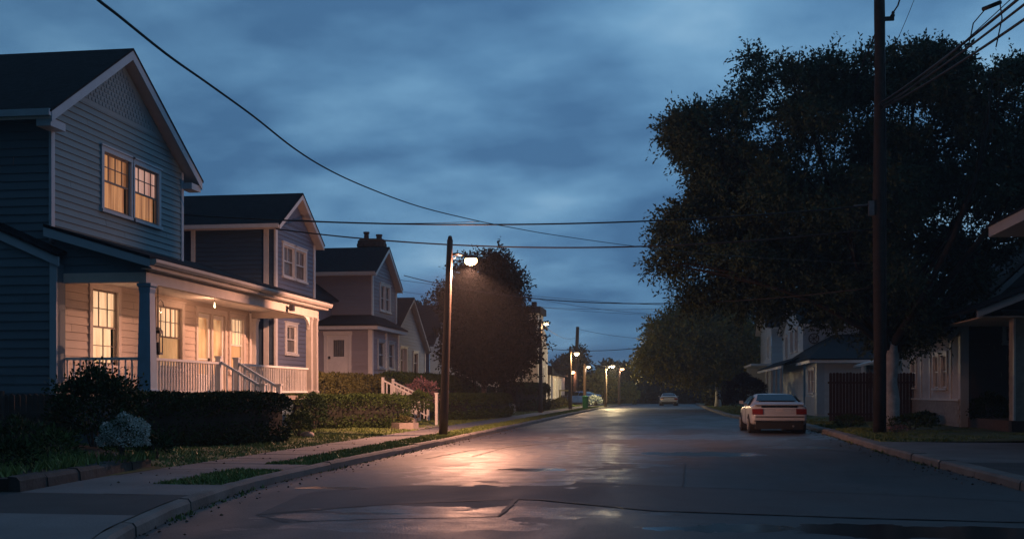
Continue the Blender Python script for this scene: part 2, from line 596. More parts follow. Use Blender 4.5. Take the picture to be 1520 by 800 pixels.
def leaf_quads(p, d, L, W, rg):
    """rhombic leaves at points p, along directions d"""
    n = len(p)
    d = unit(d)
    side = unit(np.cross(d, unit(rg.normal(size=(n, 3)))))
    L = L * (0.7 + 0.6 * rg.random((n, 1)))
    W = W * (0.7 + 0.6 * rg.random((n, 1)))
    v = np.empty((n, 4, 3))
    v[:, 0] = p
    v[:, 1] = p + d * L * 0.45 + side * W / 2
    v[:, 2] = p + d * L
    v[:, 3] = p + d * L * 0.45 - side * W / 2
    return v.reshape(-1, 3), np.arange(n * 4).reshape(n, 4)


def spray_crown(clumps, twigs_per_m2, per_twig, twig_len, L, W, rg, droop=0.35, up=0.0):
    """clumps: (centre, radius, flatten). Twigs start in each clump and carry leaves along them."""
    P, D = [], []
    for c, r, fl in clumps:
        c = np.array(c)
        nt = max(6, int(twigs_per_m2 * r * r * 4 * PI * 0.5))
        u = unit(rg.normal(size=(nt, 3)))
        rad = r * (0.25 + 0.75 * rg.random((nt, 1)) ** 0.6)
        st = c + u * rad * np.array([1, 1, fl])
        dr = unit(u + rg.normal(size=(nt, 3)) * 0.55 + np.array([0, 0, up - droop]))
        tl = twig_len * (0.5 + rg.random((nt, 1)))
        for k in range(per_twig):
            s = (k + 0.5) / per_twig
            q = st + dr * tl * s + np.array([0, 0, -1]) * (tl * s) ** 2 * droop * 0.5
            P.append(q + rg.normal(size=(nt, 3)) * 0.02)
            D.append(dr + rg.normal(size=(nt, 3)) * 0.9)
    return leaf_quads(np.concatenate(P), np.concatenate(D), L, W, rg)


def limb(mb, a, b, r0, r1, rd, sag=0.12, n=5):
    a, b = Vector(a), Vector(b)
    pts, rr = [], []
    j = (b - a).length * sag
    m = Vector((rd.uniform(-j, j), rd.uniform(-j, j), rd.uniform(0, j)))
    for i in range(n + 1):
        k = i / n
        pts.append(a.lerp(b, k) + m * (4 * k * (1 - k)))
        rr.append(r0 + (r1 - r0) * k)
    mb.tube(pts, rr, 7)
    return pts


def tree(name, label, cat, base, trunk_h, trunk_r, clumps, leafm, barkm, rg, rd, twigs=26, per=7, tl=0.6, L=0.16, W=0.08, droop=0.35, limbs=True, group=None, lean=(0, 0)):
    base = Vector(base)
    o = thing(name, label, cat, base, group)
    t, lt_ = MB(), MB()
    top = base + Vector((lean[0], lean[1], trunk_h))
    pts, rr = [], []
    for i in range(7):
        k = i / 6
        pts.append(base.lerp(top, k) + Vector((rd.uniform(-.03, .03), rd.uniform(-.03, .03), 0)) * trunk_r * 8 * (0 < i < 6) * .5)
        rr.append(trunk_r * (1.35 if i == 0 else 1.0 - 0.25 * k))
    pts[0].z -= 0.1
    t.tube(pts, rr, 12)
    if limbs:
        chosen = [0]
        cand = [i for i, q in enumerate(clumps) if q[1] > .3] or [0]
        while len(chosen) < min(24, len(cand)):
            chosen.append(max(cand, key=lambda i: min((Vector(clumps[i][0]) - Vector(clumps[j][0])).length for j in chosen)))
        for c, r, fl in [clumps[i] for i in chosen]:
            c = Vector(c)
            k = rd.uniform(0.75, 1.0)
            s = base.lerp(top, k)
            ln = (c - s).length
            r0 = min(trunk_r * 0.45, 0.02 + ln * 0.014)
            p = limb(lt_, s, c, r0, 0.018, rd)
            for q in range(3):
                e = c + Vector((rd.uniform(-1, 1), rd.uniform(-1, 1), rd.uniform(-.2, .9))) * r * 0.9
                limb(lt_, p[3], e, 0.016 + r0 * 0.15, 0.006, rd, 0.1, 3)
    obj('trunk', t, barkm, o, True)
    if limbs:
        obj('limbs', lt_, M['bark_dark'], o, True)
    v, f = spray_crown(clumps, twigs, per, tl, L, W, rg, droop)
    np_obj('crown', v, f, leafm, o)
    return o


def leafy_mass(name, label, cat, path, width, z0, z1, leafm, density, L, W, rg, rough=0.12, group=None, box=3.5):
    """clipped or loose hedge: leaves over a superellipse section swept along a path, twiggy core inside"""
    path = [Vector((p[0], p[1], 0)) for p in path]
    segl = [(b - a).length for a, b in zip(path, path[1:])]
    tot = sum(segl)
    h = z1 - z0
    n = int(density * (tot + width) * (2 * h + width))
    s = rg.random(n) * (tot + width * 0.9) - width * 0.45
    th = rg.random(n) * 2 * PI
    ce, se = np.cos(th), np.sin(th)
    e = 2.0 / box
    cx, cz = np.sign(ce) * np.abs(ce) ** e, np.sign(se) * np.abs(se) ** e
    over = np.clip(np.maximum(-s, s - tot) / (width * 0.45), 0, 1)
    shrink = np.sqrt(np.clip(1 - over ** box, 0.02, 1))
    wob = 1 + rough * (np.sin(s * 3.1 + cz * 2) * 0.5 + np.sin(s * 7.3 + th * 3) * 0.35 + rg.normal(size=n) * 0.45)
    fill = 0.72 + 0.28 * rg.random(n) ** 0.4
    zt = 1 + rough * 0.9 * (np.sin(s * 2.3 + 1) * 0.45 + np.sin(s * 5.9) * 0.3)
    lx = cx * width / 2 * shrink * wob * fill
    lz = (z0 + z1) / 2 + cz * h / 2 * np.where(cz > 0, zt, 1) * (0.55 + 0.45 * shrink) * fill
    P = np.empty((n, 3))
    cum = np.cumsum([0] + segl)
    idx = np.clip(np.searchsorted(cum, s) - 1, 0, len(segl) - 1)
    A = np.array([list(p) for p in path])
    dirs = unit(A[1:] - A[:-1])
    base = A[idx] + dirs[idx] * (s - cum[idx])[:, None]
    nor = np.stack([dirs[idx][:, 1], -dirs[idx][:, 0], np.zeros(n)], 1)
    P = base + nor * lx[:, None]
    P[:, 2] = np.maximum(lz, z0 + 0.01)
    out = nor * cx[:, None] + np.array([0, 0, 1.0]) * (cz * 0.8 + 0.25)[:, None] + rg.normal(size=(n, 3)) * 0.75
    v, f = leaf_quads(P, out, L, W, rg)
    mid = (path[0] + path[-1]) / 2
    o = thing(name, label, cat, (mid.x, mid.y, z0), group)
    np_obj('foliage', v, f, leafm, o)
    c = MB()
    k = max(3, int(tot / 0.5))
    secs = []
    for i in range(k + 1):
        ext = width * .30
        ss = -ext + (tot + 2 * ext) * i / k
        j = max(0, min(len(segl) - 1, int(np.searchsorted(cum, ss, side='right') - 1)))
        b = path[j] + (path[j + 1] - path[j]).normalized() * (ss - cum[j])
        d = (path[j + 1] - path[j]).normalized()
        nn = Vector((d.y, -d.x, 0))
        ring = []
        kk = 0.55 if i in (0, k) else 0.80
        for q in range(10):
            a = 2 * PI * q / 10
            x = math.copysign(abs(math.cos(a)) ** e, math.cos(a)) * width / 2 * kk * rd_core(i, q)
            z = (z0 + z1) / 2 - 0.03 + math.copysign(abs(math.sin(a)) ** e, math.sin(a)) * h / 2 * (0.86 if i not in (0, k) else 0.7)
            ring.append(tuple(b + nn * x + Vector((0, 0, z))))
        secs.append(ring)
    i0 = 0
    for ring in secs:
        c.v.extend(ring)
    for i in range(k):
        for q in range(10):
            a, b2 = i * 10 + q, i * 10 + (q + 1) % 10
            c.f.append([a, b2, b2 + 10, a + 10])
    c.f.append(list(reversed(range(10))))
    c.f.append([k * 10 + q for q in range(10)])
    obj('stem', c, M['core'], o)
    return o


def rd_core(i, q):
    return 0.94 + 0.06 * math.sin(i * 1.7 + q * 2.3)


def bush(name, label, cat, c, rx, ry, rz, leafm, n, L, W, rg, group=None, spiky=0.0, stemm=None):
    """rounded shrub: leaf shell plus inner leaves and a few stems"""
    c = np.array(c)
    u = unit(rg.normal(size=(n, 3)))
    u[:, 2] = np.where(u[:, 2] < -0.55, -u[:, 2], u[:, 2])
    lump = 1 + 0.14 * np.sin(u[:, 0] * 6 + 1) * np.sin(u[:, 1] * 5 + 2) + 0.10 * np.sin(u[:, 2] * 9 + u[:, 0] * 4) + spiky * rg.random(n) ** 4
    rad = (0.45 + 0.55 * rg.random(n) ** 0.45) * lump
    P = c + u * rad[:, None] * np.array([rx, ry, rz])
    D = u + rg.normal(size=(n, 3)) * 0.8 + np.array([0, 0, 0.3])
    v, f = leaf_quads(P, D, L, W, rg)
    o = thing(name, label, cat, (c[0], c[1], c[2] - rz), group)
    np_obj('foliage', v, f, leafm, o)
    t = MB()
    b = Vector((c[0], c[1], c[2] - rz - 0.05))
    for k in range(6):
        e = Vector((c[0] + rnd.uniform(-.5, .5) * rx, c[1] + rnd.uniform(-.5, .5) * ry, c[2] + rnd.uniform(-.1, .5) * rz))
        limb(t, b + Vector((rnd.uniform(-.05, .05), rnd.uniform(-.05, .05), 0)), e, 0.025, 0.008, rnd, 0.1, 4)
    obj('stem', t, stemm or M['bark'], o)
    return o


# ------------------------------------------------------------------ ground plan
def ground_at(px, py, z=0.0):
    """point of the level z seen at a place in the photograph (1520 x 800)"""
    u, w = (px - 760) / F_PX, -(py - 582) / F_PX
    d = Vector((-math.sin(YAW) + u * math.cos(YAW), math.cos(YAW) + u * math.sin(YAW), w))
    t = (z - CAM_H) / d.z
    return Vector((d.x * t, d.y * t, z))


def ray_at(px, py, y):
    u, w = (px - 760) / F_PX, -(py - 582) / F_PX
    d = Vector((-math.sin(YAW) + u * math.cos(YAW), math.cos(YAW) + u * math.sin(YAW), w))
    return d * (y / d.y) + Vector((0, 0, CAM_H))


KL = [(-4.6, 132), (-5.5, 119), (-6.2, 100), (-6.25, 60), (-6.25, 30), (-6.3, 18), (-6.22, 16), (-6.05, 14.5), (-5.75, 12.4), (-5.2, 10), (-4.5, 8), (-3.0, 4), (-1.5, 0), (0, -4)]
KR = [(2.75, 132), (2.95, 90), (3.2, 68), (3.7, 60), (4.7, 54), (5.3, 49), (5.25, 38), (5.0, 27), (5.1, 18), (5.2, 0), (5.3, -10)]


def interp(path, y):
    p = sorted([(b, a) for a, b in path])
    return float(np.interp(y, [q[0] for q in p], [q[1] for q in p]))


def smooth_ys(y0, y1, step=1.0):
    n = max(1, int(math.ceil((y1 - y0) / step)))
    return [y0 + (y1 - y0) * i / n for i in range(n + 1)]


def ribbon(fa, fb, za, zb, y0, y1, step=1.0, sub=1):
    """sheet between two edge functions x=fa(y), x=fb(y)"""
    m = MB()
    ys = smooth_ys(y0, y1, step)
    for y in ys:
        for k in range(sub + 1):
            q = k / sub
            m.v.append((fa(y) + (fb(y) - fa(y)) * q, y, za + (zb - za) * q))
    w = sub + 1
    for i in range(len(ys) - 1):
        for k in range(sub):
            a = i * w + k
            m.f.append([a, a + 1, a + w + 1, a + w])
    return m


xl = lambda y: interp(KL, y)
xr = lambda y: interp(KR, y)
KW, KWR = 0.17, 0.34

struct('ground', MB().face([(-420, -120, -0.06), (420, -120, -0.06), (420, 560, -0.06), (-420, 560, -0.06)]), M['lawn_soil'])


def asphalt_mat(name, c0, c1, r0, r1, grain=0.014, cracks=True):
    """worn asphalt with damp stains and puddles that have soft ragged outlines of their own"""
    m = bpy.data.materials.new(name)
    m.use_nodes = True
    nt = m.node_tree
    b = nt.nodes['Principled BSDF']
    N = nt.nodes.new
    L = nt.links.new
    tc = N('ShaderNodeTexCoord')

    def noise(sc, det, vec=None, dist=0.0):
        n = N('ShaderNodeTexNoise')
        n.inputs['Scale'].default_value = sc
        n.inputs['Detail'].default_value = det
        n.inputs['Distortion'].default_value = dist
        L(vec or tc.outputs['Object'], n.inputs['Vector'])
        return n

    def math_(op, a, bb=None, c=None, clamp=False):
        n = N('ShaderNodeMath')
        n.operation = op
        n.use_clamp = clamp
        for i, x in enumerate((a, bb, c)):
            if x is None:
                continue
            if isinstance(x, (int, float)):
                n.inputs[i].default_value = x
            else:
                L(x, n.inputs[i])
        return n.outputs[0]
    ragged = noise(1.3, 8, None, 0.6).outputs['Fac']

    def blobs(lst, soft):
        out = None
        for cx, cy, rx, ry, rot in lst:
            mp = N('ShaderNodeMapping')
            mp.vector_type = 'TEXTURE'
            mp.inputs['Location'].default_value = (cx, cy, 0)
            mp.inputs['Rotation'].default_value = (0, 0, rot)
            mp.inputs['Scale'].default_value = (rx, ry, 1)
            L(tc.outputs['Object'], mp.inputs[0])
            ln = N('ShaderNodeVectorMath')
            ln.operation = 'LENGTH'
            L(mp.outputs[0], ln.inputs[0])
            v = math_('MULTIPLY_ADD', ragged, 2.2, math_('SUBTRACT', -0.10, ln.outputs['Value']))
            v = math_('DIVIDE', v, soft, None, True)
            out = v if out is None else math_('MAXIMUM', out, v)
        return out
    damp = blobs(DAMP, 0.07)
    pud = blobs(PUDDLES, 0.025)
    mp = N('ShaderNodeMapping')
    mp.inputs['Scale'].default_value = (0.35, 0.12, 1)
    L(tc.outputs['Object'], mp.inputs[0])
    r1n = N('ShaderNodeMapRange')
    r1n.inputs[1].default_value, r1n.inputs[2].default_value = 0.38, 0.64
    r1n.inputs[3].default_value, r1n.inputs[4].default_value = r0, r1
    L(noise(1.6, 7, mp.outputs[0], 0.8).outputs['Fac'], r1n.inputs[0])

    def mixf(fac, a, bb):
        n = N('ShaderNodeMix')
        n.data_type = 'FLOAT'
        for i, x in ((0, fac), (2, a), (3, bb)):
            if isinstance(x, (int, float)):
                n.inputs[i].default_value = x
            else:
                L(x, n.inputs[i])
        return n.outputs[0]
    dr = N('ShaderNodeMapRange')
    dr.inputs[1].default_value, dr.inputs[2].default_value = 0.35, 0.65
    dr.inputs[3].default_value, dr.inputs[4].default_value = 0.33, 0.50
    L(noise(2.2, 6).outputs['Fac'], dr.inputs[0])
    gr0 = noise(48, 4).outputs['Fac']
    rough = mixf(damp, r1n.outputs[0], math_('ADD', dr.outputs[0], math_('MULTIPLY', math_('SUBTRACT', gr0, 0.5), 0.5)))
    rough = mixf(pud, rough, 0.20)
    L(rough, b.inputs['Roughness'])
    cr = N('ShaderNodeValToRGB')
    cr.color_ramp.elements[0].position, cr.color_ramp.elements[1].position = 0.32, 0.68
    cr.color_ramp.elements[0].color = (*c0, 1)
    cr.color_ramp.elements[1].color = (*c1, 1)
    L(noise(0.9, 8).outputs['Fac'], cr.inputs[0])
    col = cr.outputs[0]
    gr = noise(55, 3).outputs['Fac']
    gm = N('ShaderNodeMapRange')
    gm.inputs[1].default_value, gm.inputs[2].default_value = 0.3, 0.7
    gm.inputs[3].default_value, gm.inputs[4].default_value = 0.40, 1.70
    L(gr, gm.inputs[0])
    sc = N('ShaderNodeVectorMath')
    sc.operation = 'SCALE'
    L(col, sc.inputs[0])
    L(gm.outputs[0], sc.inputs['Scale'])
    col = sc.outputs[0]
    if cracks:
        vo = N('ShaderNodeTexVoronoi')
        vo.feature = 'DISTANCE_TO_EDGE'
        vo.inputs['Scale'].default_value = 0.22
        va = N('ShaderNodeVectorMath')
        va.operation = 'MULTIPLY_ADD'
        L(noise(1.2, 6).outputs['Color'], va.inputs[0])
        va.inputs[1].default_value = (1.6, 1.6, 0)
        L(tc.outputs['Object'], va.inputs[2])
        L(va.outputs[0], vo.inputs['Vector'])
        vf = N('ShaderNodeTexVoronoi')
        vf.feature = 'DISTANCE_TO_EDGE'
        vf.inputs['Scale'].default_value = 0.85
        L(va.outputs[0], vf.inputs['Vector'])
        msk = math_('MULTIPLY', math_('SUBTRACT', 0.56, noise(0.35, 3).outputs['Fac'], None, True), 3.0)
        fine_d = math_('ADD', vf.outputs['Distance'], msk)
        dmin = math_('MINIMUM', vo.outputs['Distance'], math_('MULTIPLY', fine_d, 0.5))
        cm = N('ShaderNodeMapRange')
        cm.inputs[1].default_value, cm.inputs[2].default_value = 0.001, 0.009
        L(dmin, cm.inputs[0])
        mx = N('ShaderNodeMix')
        mx.data_type = 'RGBA'
        mx.inputs[6].default_value = (0.014, 0.014, 0.015, 1)
        L(cm.outputs[0], mx.inputs[0])
        L(col, mx.inputs[7])
        col = mx.outputs[2]
    mx = N('ShaderNodeMix')
    mx.data_type = 'RGBA'
    L(pud, mx.inputs[0])
    L(col, mx.inputs[6])
    mx.inputs[7].default_value = (0.014, 0.015, 0.017, 1)
    L(mx.outputs[2], b.inputs['Base Color'])
    b1 = N('ShaderNodeBump')
    L(mixf(pud, mixf(damp, 0.7, 0.6), 0.02), b1.inputs['Strength'])
    b1.inputs['Distance'].default_value = grain
    L(noise(34, 6).outputs['Fac'], b1.inputs['Height'])
    b2 = N('ShaderNodeBump')
    L(mixf(pud, 0.35, 0.01), b2.inputs['Strength'])
    b2.inputs['Distance'].default_value = 0.05
    L(noise(1.1, 5).outputs['Fac'], b2.inputs['Height'])
    L(b1.outputs['Normal'], b2.inputs['Normal'])
    L(b2.outputs['Normal'], b.inputs['Normal'])
    return m


# stains on the road, in metres: centre, radii, turn
DAMP = [(-2.9, 19.6, 1.9, 2.6, 0.25), (-3.0, 27.5, 2.6, 6.5, 0.2), (-3.0, 12.4, 1.5, 1.4, 0.3), (-1.6, 13.3, 1.3, .7, 0.0), (-3.9, 12.6, .9, .5, 0.2), (1.0, 36.5, 4.2, 2.2, 0.1)]
PUDDLES = [(-2.55, 20.7, .75, .42, 0.0), (-5.05, 16.3, .55, .22, 0.0), (2.9, 12.0, 2.6, .60, -0.05), (.8, 26.5, 1.3, 1.0, 0.0), (-3.6, 12.9, .6, .14, 0.1), (3.2, 30.0, .9, .7, 0)]
M['road'] = asphalt_mat('worn asphalt', (0.024, 0.024, 0.027), (0.046, 0.044, 0.046), 0.46, 0.62)
M['asphalt_patch'] = asphalt_mat('smooth patched asphalt', (0.026, 0.029, 0.033), (0.036, 0.039, 0.043), 0.62, 0.74, 0.003, False)
rd_ = ribbon(xl, xr, 0, 0, -4, 132, 1.0, 4)
rd_.face([(-160, 132, 0), (160, 132, 0), (160, 141, 0), (-160, 141, 0)])
struct('road', rd_, M['road'])


def kerb(name, f, s, w, y0, y1, h=0.15):
    """cast kerb stones about 2.4 m long with open joints, each a little out of line"""
    m = MB()
    prof = [(0, -0.06), (0.012, h - 0.045), (0.045, h - 0.004), (w - 0.01, h), (w, h - 0.01), (w, -0.06)]
    n = len(prof)
    r = random.Random(int(w * 1000))
    y = y0
    while y < y1:
        e = min(y1, y + 2.4)
        ys = [y + .012 + (e - y - .024) * i / 3 for i in range(4)]
        o1, o2, oz = r.uniform(-.012, .012), r.uniform(-.012, .012), r.uniform(-.012, .008)
        i0 = len(m.v)
        for q, yy in enumerate(ys):
            dx = o1 + (o2 - o1) * q / 3
            for a, z in prof:
                m.v.append((f(yy) + s * (a + dx), yy, z + (oz + r.uniform(-.003, .003) if z > 0 else 0)))
        for i in range(3):
            for k in range(n - 1):
                a = i0 + i * n + k
                m.f.append([a, a + 1, a + n + 1, a + n])
        m.f.append([i0 + k for k in range(n)])
        m.f.append([i0 + 3 * n + k for k in reversed(range(n))])
        y = e
    return struct(name, m, M['concrete_kerb'])


def flags(fa, fb, za, zb, y0, y1, ln=1.5):
    """pavement slabs with open joints"""
    m = MB()
    r = random.Random(int(y0 * 10))
    y = y0
    while y < y1 - .01:
        e = min(y1, y + ln)
        a, b = y + .007, e - .007
        j = [r.uniform(-.006, .004) for _ in range(4)]
        p = [(fa(a), a, za + j[0]), (fb(a), a, zb + j[1]), (fb(b), b, zb + j[2]), (fa(b), b, za + j[3])]
        m.prism([(x, yy, z) for x, yy, z in p], (0, 0, -.10))
        y = e
    return m


kerb('kerb', xl, -1, KW, -3.9, 131.8)
kerb('kerb', xr, 1, KWR, -9, 131.8, 0.16)

# left verge, pavement, drive and lawn
xli = lambda y: xl(y) - KW
c_ = lambda v: (lambda y: v)
struct('pavement', flags(c_(-8.66), c_(-7.25), 0.15, 0.15, 13.4, 131.9, 1.5), M['concrete'])
struct('verge', ribbon(c_(-7.25), xli, 0.146, 0.142, 14.9, 18.0, 0.6), M['lawn_soil'])
struct('path', ribbon(c_(-7.25), xli, 0.15, 0.147, 18.0, 19.3, 0.65), M['concrete'])
struct('verge', ribbon(c_(-7.25), xli, 0.146, 0.142, 19.3, 131.9, 1.0), M['lawn_soil'])
struct('pavement', ribbon(c_(-7.25), xli, 0.15, 0.147, 13.4, 14.9, 0.5), M['concrete'])
struct('driveway', ribbon(c_(-30), xli, 0.15, 0.146, 11.1, 13.4, 0.5), M['asphalt_drive'])
struct('pavement', flags(c_(-30), c_(-8.66), 0.15, 0.15, -3.5, 11.1, 1.46), M['concrete'])
struct('pavement', ribbon(c_(-8.64), xli, 0.15, 0.147, -3.5, 11.1, 0.6), M['concrete'])
lw = MB()
for (a, za), (b, zb) in zip([(-8.66, 0.15), (-9.4, 0.20), (-11.0, 0.27)], [(-9.4, 0.20), (-11.0, 0.27), (-60, 0.30)]):
    lw.face([(b, 13.4, zb), (a, 13.4, za), (a, 131.9, za), (b, 131.9, zb)])
struct('lawn', lw, M['lawn_soil'])
# right side
xri = lambda y: xr(y) + KWR
struct('driveway', ribbon(xri, c_(40), 0.152, 0.152, 21.6, 30.2, 0.8), M['concrete'])
struct('driveway', ribbon(xri, c_(40), 0.15, 0.15, 18.0, 21.6, 0.6), M['asphalt_drive'])
struct('pavement', ribbon(xri, c_(40), 0.152, 0.152, -8, 18.0, 0.8), M['concrete'])
lw = ribbon(xri, c_(9), 0.15, 0.20, 30.2, 131.9, 0.8)
lw.face([(9, 30.2, 0.20), (60, 30.2, 0.22), (60, 131.9, 0.22), (9, 131.9, 0.20)])
struct('lawn', lw, M['lawn_soil'])


def jag(poly, amp, step, seed):
    """irregular outline between the given corner points"""
    r = random.Random(seed)
    out = []
    for a, b in zip(poly, poly[1:] + poly[:1]):
        n = max(1, int((b - a).length / step))
        d = (b - a).normalized() if (b - a).length > 0 else Vector((1, 0, 0))
        nn = Vector((-d.y, d.x, 0))
        for i in range(n):
            out.append(a.lerp(b, i / n) + nn * (r.uniform(-amp, amp) if i else 0))
    return out


def sheet(name, pix, z, m, amp=0.03, step=0.15, seed=1):
    pts = jag([ground_at(x, y, 0) for x, y in pix], amp, step, seed)
    return struct(name, MB().face([(p.x, p.y, z) for p in pts]), m)


# transverse patch across the road between its two tar seams
up = [(440, 737), (470, 730), (580, 722), (700, 718), (840, 715), (1000, 722), (1300, 733), (1540, 746)]
lo = [(1540, 776), (1280, 769), (968, 758), (800, 742), (767, 741), (564, 749), (380, 764)]
sheet('road_patch', up + lo, 0.0042, M['asphalt_patch'], 0.008, 0.2, 13)
sheet('road_patch', [(380, 764), (564, 749), (767, 741), (741, 766), (690, 768), (560, 770), (420, 775)], 0.0046, M['asphalt_patch'], 0.012, 0.15, 14)


def seam(pix, w, z, seed):
    r = random.Random(seed)
    pts = []
    g = [ground_at(x, y, 0) for x, y in pix]
    for a, b in zip(g, g[1:]):
        n = max(1, int((b - a).length / 0.15))
        for i in range(n):
            pts.append(a.lerp(b, i / n) + Vector((r.uniform(-.012, .012), r.uniform(-.012, .012), 0)))
    pts.append(g[-1])
    m = MB()
    for i, p in enumerate(pts):
        d = (pts[min(i + 1, len(pts) - 1)] - pts[max(i - 1, 0)]).normalized()
        nn = Vector((-d.y, d.x, 0)) * w * (0.5 + r.random() * 0.7) / 2
        m.v += [(p.x + nn.x, p.y + nn.y, z), (p.x - nn.x, p.y - nn.y, z)]
    for i in range(len(pts) - 1):
        m.f.append([2 * i, 2 * i + 1, 2 * i + 3, 2 * i + 2])
    return struct('road_seam', m, M['seam'])


seam(lo[::-1], 0.07, 0.0130, 1)
seam(up, 0.05, 0.0126, 2)
seam([(767, 741), (741, 766)], 0.06, 0.0134, 3)
seam([(1016, 687), (1014, 722)], 0.03, 0.0122, 4)
seam([(630, 681), (700, 668), (790, 660), (880, 650)], 0.06, 0.0122, 5)
seam([(700, 678), (750, 664), (850, 655), (930, 653)], 0.05, 0.0124, 6)
seam([(975, 668), (1120, 664), (1230, 668), (1300, 676)], 0.05, 0.0122, 7)
seam([(940, 637), (1040, 640), (1090, 645)], 0.06, 0.0122, 8)


# grass blades
def grass(regions, dens, hgt, seed, zf, name='grass', m='grass'):
    rg = np.random.default_rng(seed)
    P = []
    for (fx0, fx1, y0, y1, k) in regions:
        ar = (y1 - y0) * abs(fx1((y0 + y1) / 2) - fx0((y0 + y1) / 2))
        n = int(ar * dens * k)
        ys = y0 + (y1 - y0) * rg.random(n)
        q = rg.random(n)
        xs = np.array([fx0(y) + (fx1(y) - fx0(y)) * t for y, t in zip(ys, q)])
        P.append(np.stack([xs, ys], 1))
    P = np.concatenate(P)
    # clumpiness
    keep = rg.random(len(P)) < 0.55 + 0.45 * np.sin(P[:, 0] * 3.7 + np.sin(P[:, 1] * 2.1)) * np.sin(P[:, 1] * 2.9 + P[:, 0])
    P = P[keep]
    n = len(P)
    h = hgt * (0.4 + 0.9 * rg.random(n))
    h *= 0.8 + 0.45 * np.sin(P[:, 0] * 1.9 + 1) * np.sin(P[:, 1] * 1.3)
    w = 0.012 + P[:, 1] * 0.00045
    a = rg.random(n) * 2 * PI
    z = zf(P[:, 0], P[:, 1])
    v = np.empty((n, 3, 3))
    dx, dy = np.cos(a) * w, np.sin(a) * w
    v[:, 0] = np.stack([P[:, 0] - dx, P[:, 1] - dy, z - 0.01], 1)
    v[:, 1] = np.stack([P[:, 0] + dx, P[:, 1] + dy, z - 0.01], 1)
    v[:, 2] = np.stack([P[:, 0] + rg.normal(size=n) * h * 0.45, P[:, 1] + rg.normal(size=n) * h * 0.45, z + h], 1)
    o = np_obj(name, v.reshape(-1, 3), np.arange(n * 3).reshape(n, 3), M[m])
    return tag(o, kind='stuff')


zl_ = lambda x, y: np.interp(-x, [8.66, 9.4, 11, 60], [0.15, 0.20, 0.27, 0.30])
grass([(c_(-7.3), lambda y: xli(y) - 0.0, 14.9, 18.0, 1.3), (c_(-7.3), xli, 19.3, 45, 1.0), (c_(-7.3), xli, 45, 100, 0.45)], 1100, 0.06, 21, lambda x, y: 0.145 + 0 * x)
grass([(c_(-13.5), c_(-8.62), 18.2, 34, 1.0), (c_(-12.5), c_(-8.62), 34, 60, 0.45), (c_(-14), c_(-8.62), 60, 110, 0.14)], 560, 0.06, 22, zl_)
grass([(xri, c_(11), 30.3, 49, 1.0), (c_(11), c_(22), 30.3, 52, 0.4), (xri, c_(7.4), 49, 110, 0.3)], 380, 0.065, 23, lambda x, y: 0.16 + 0 * x)


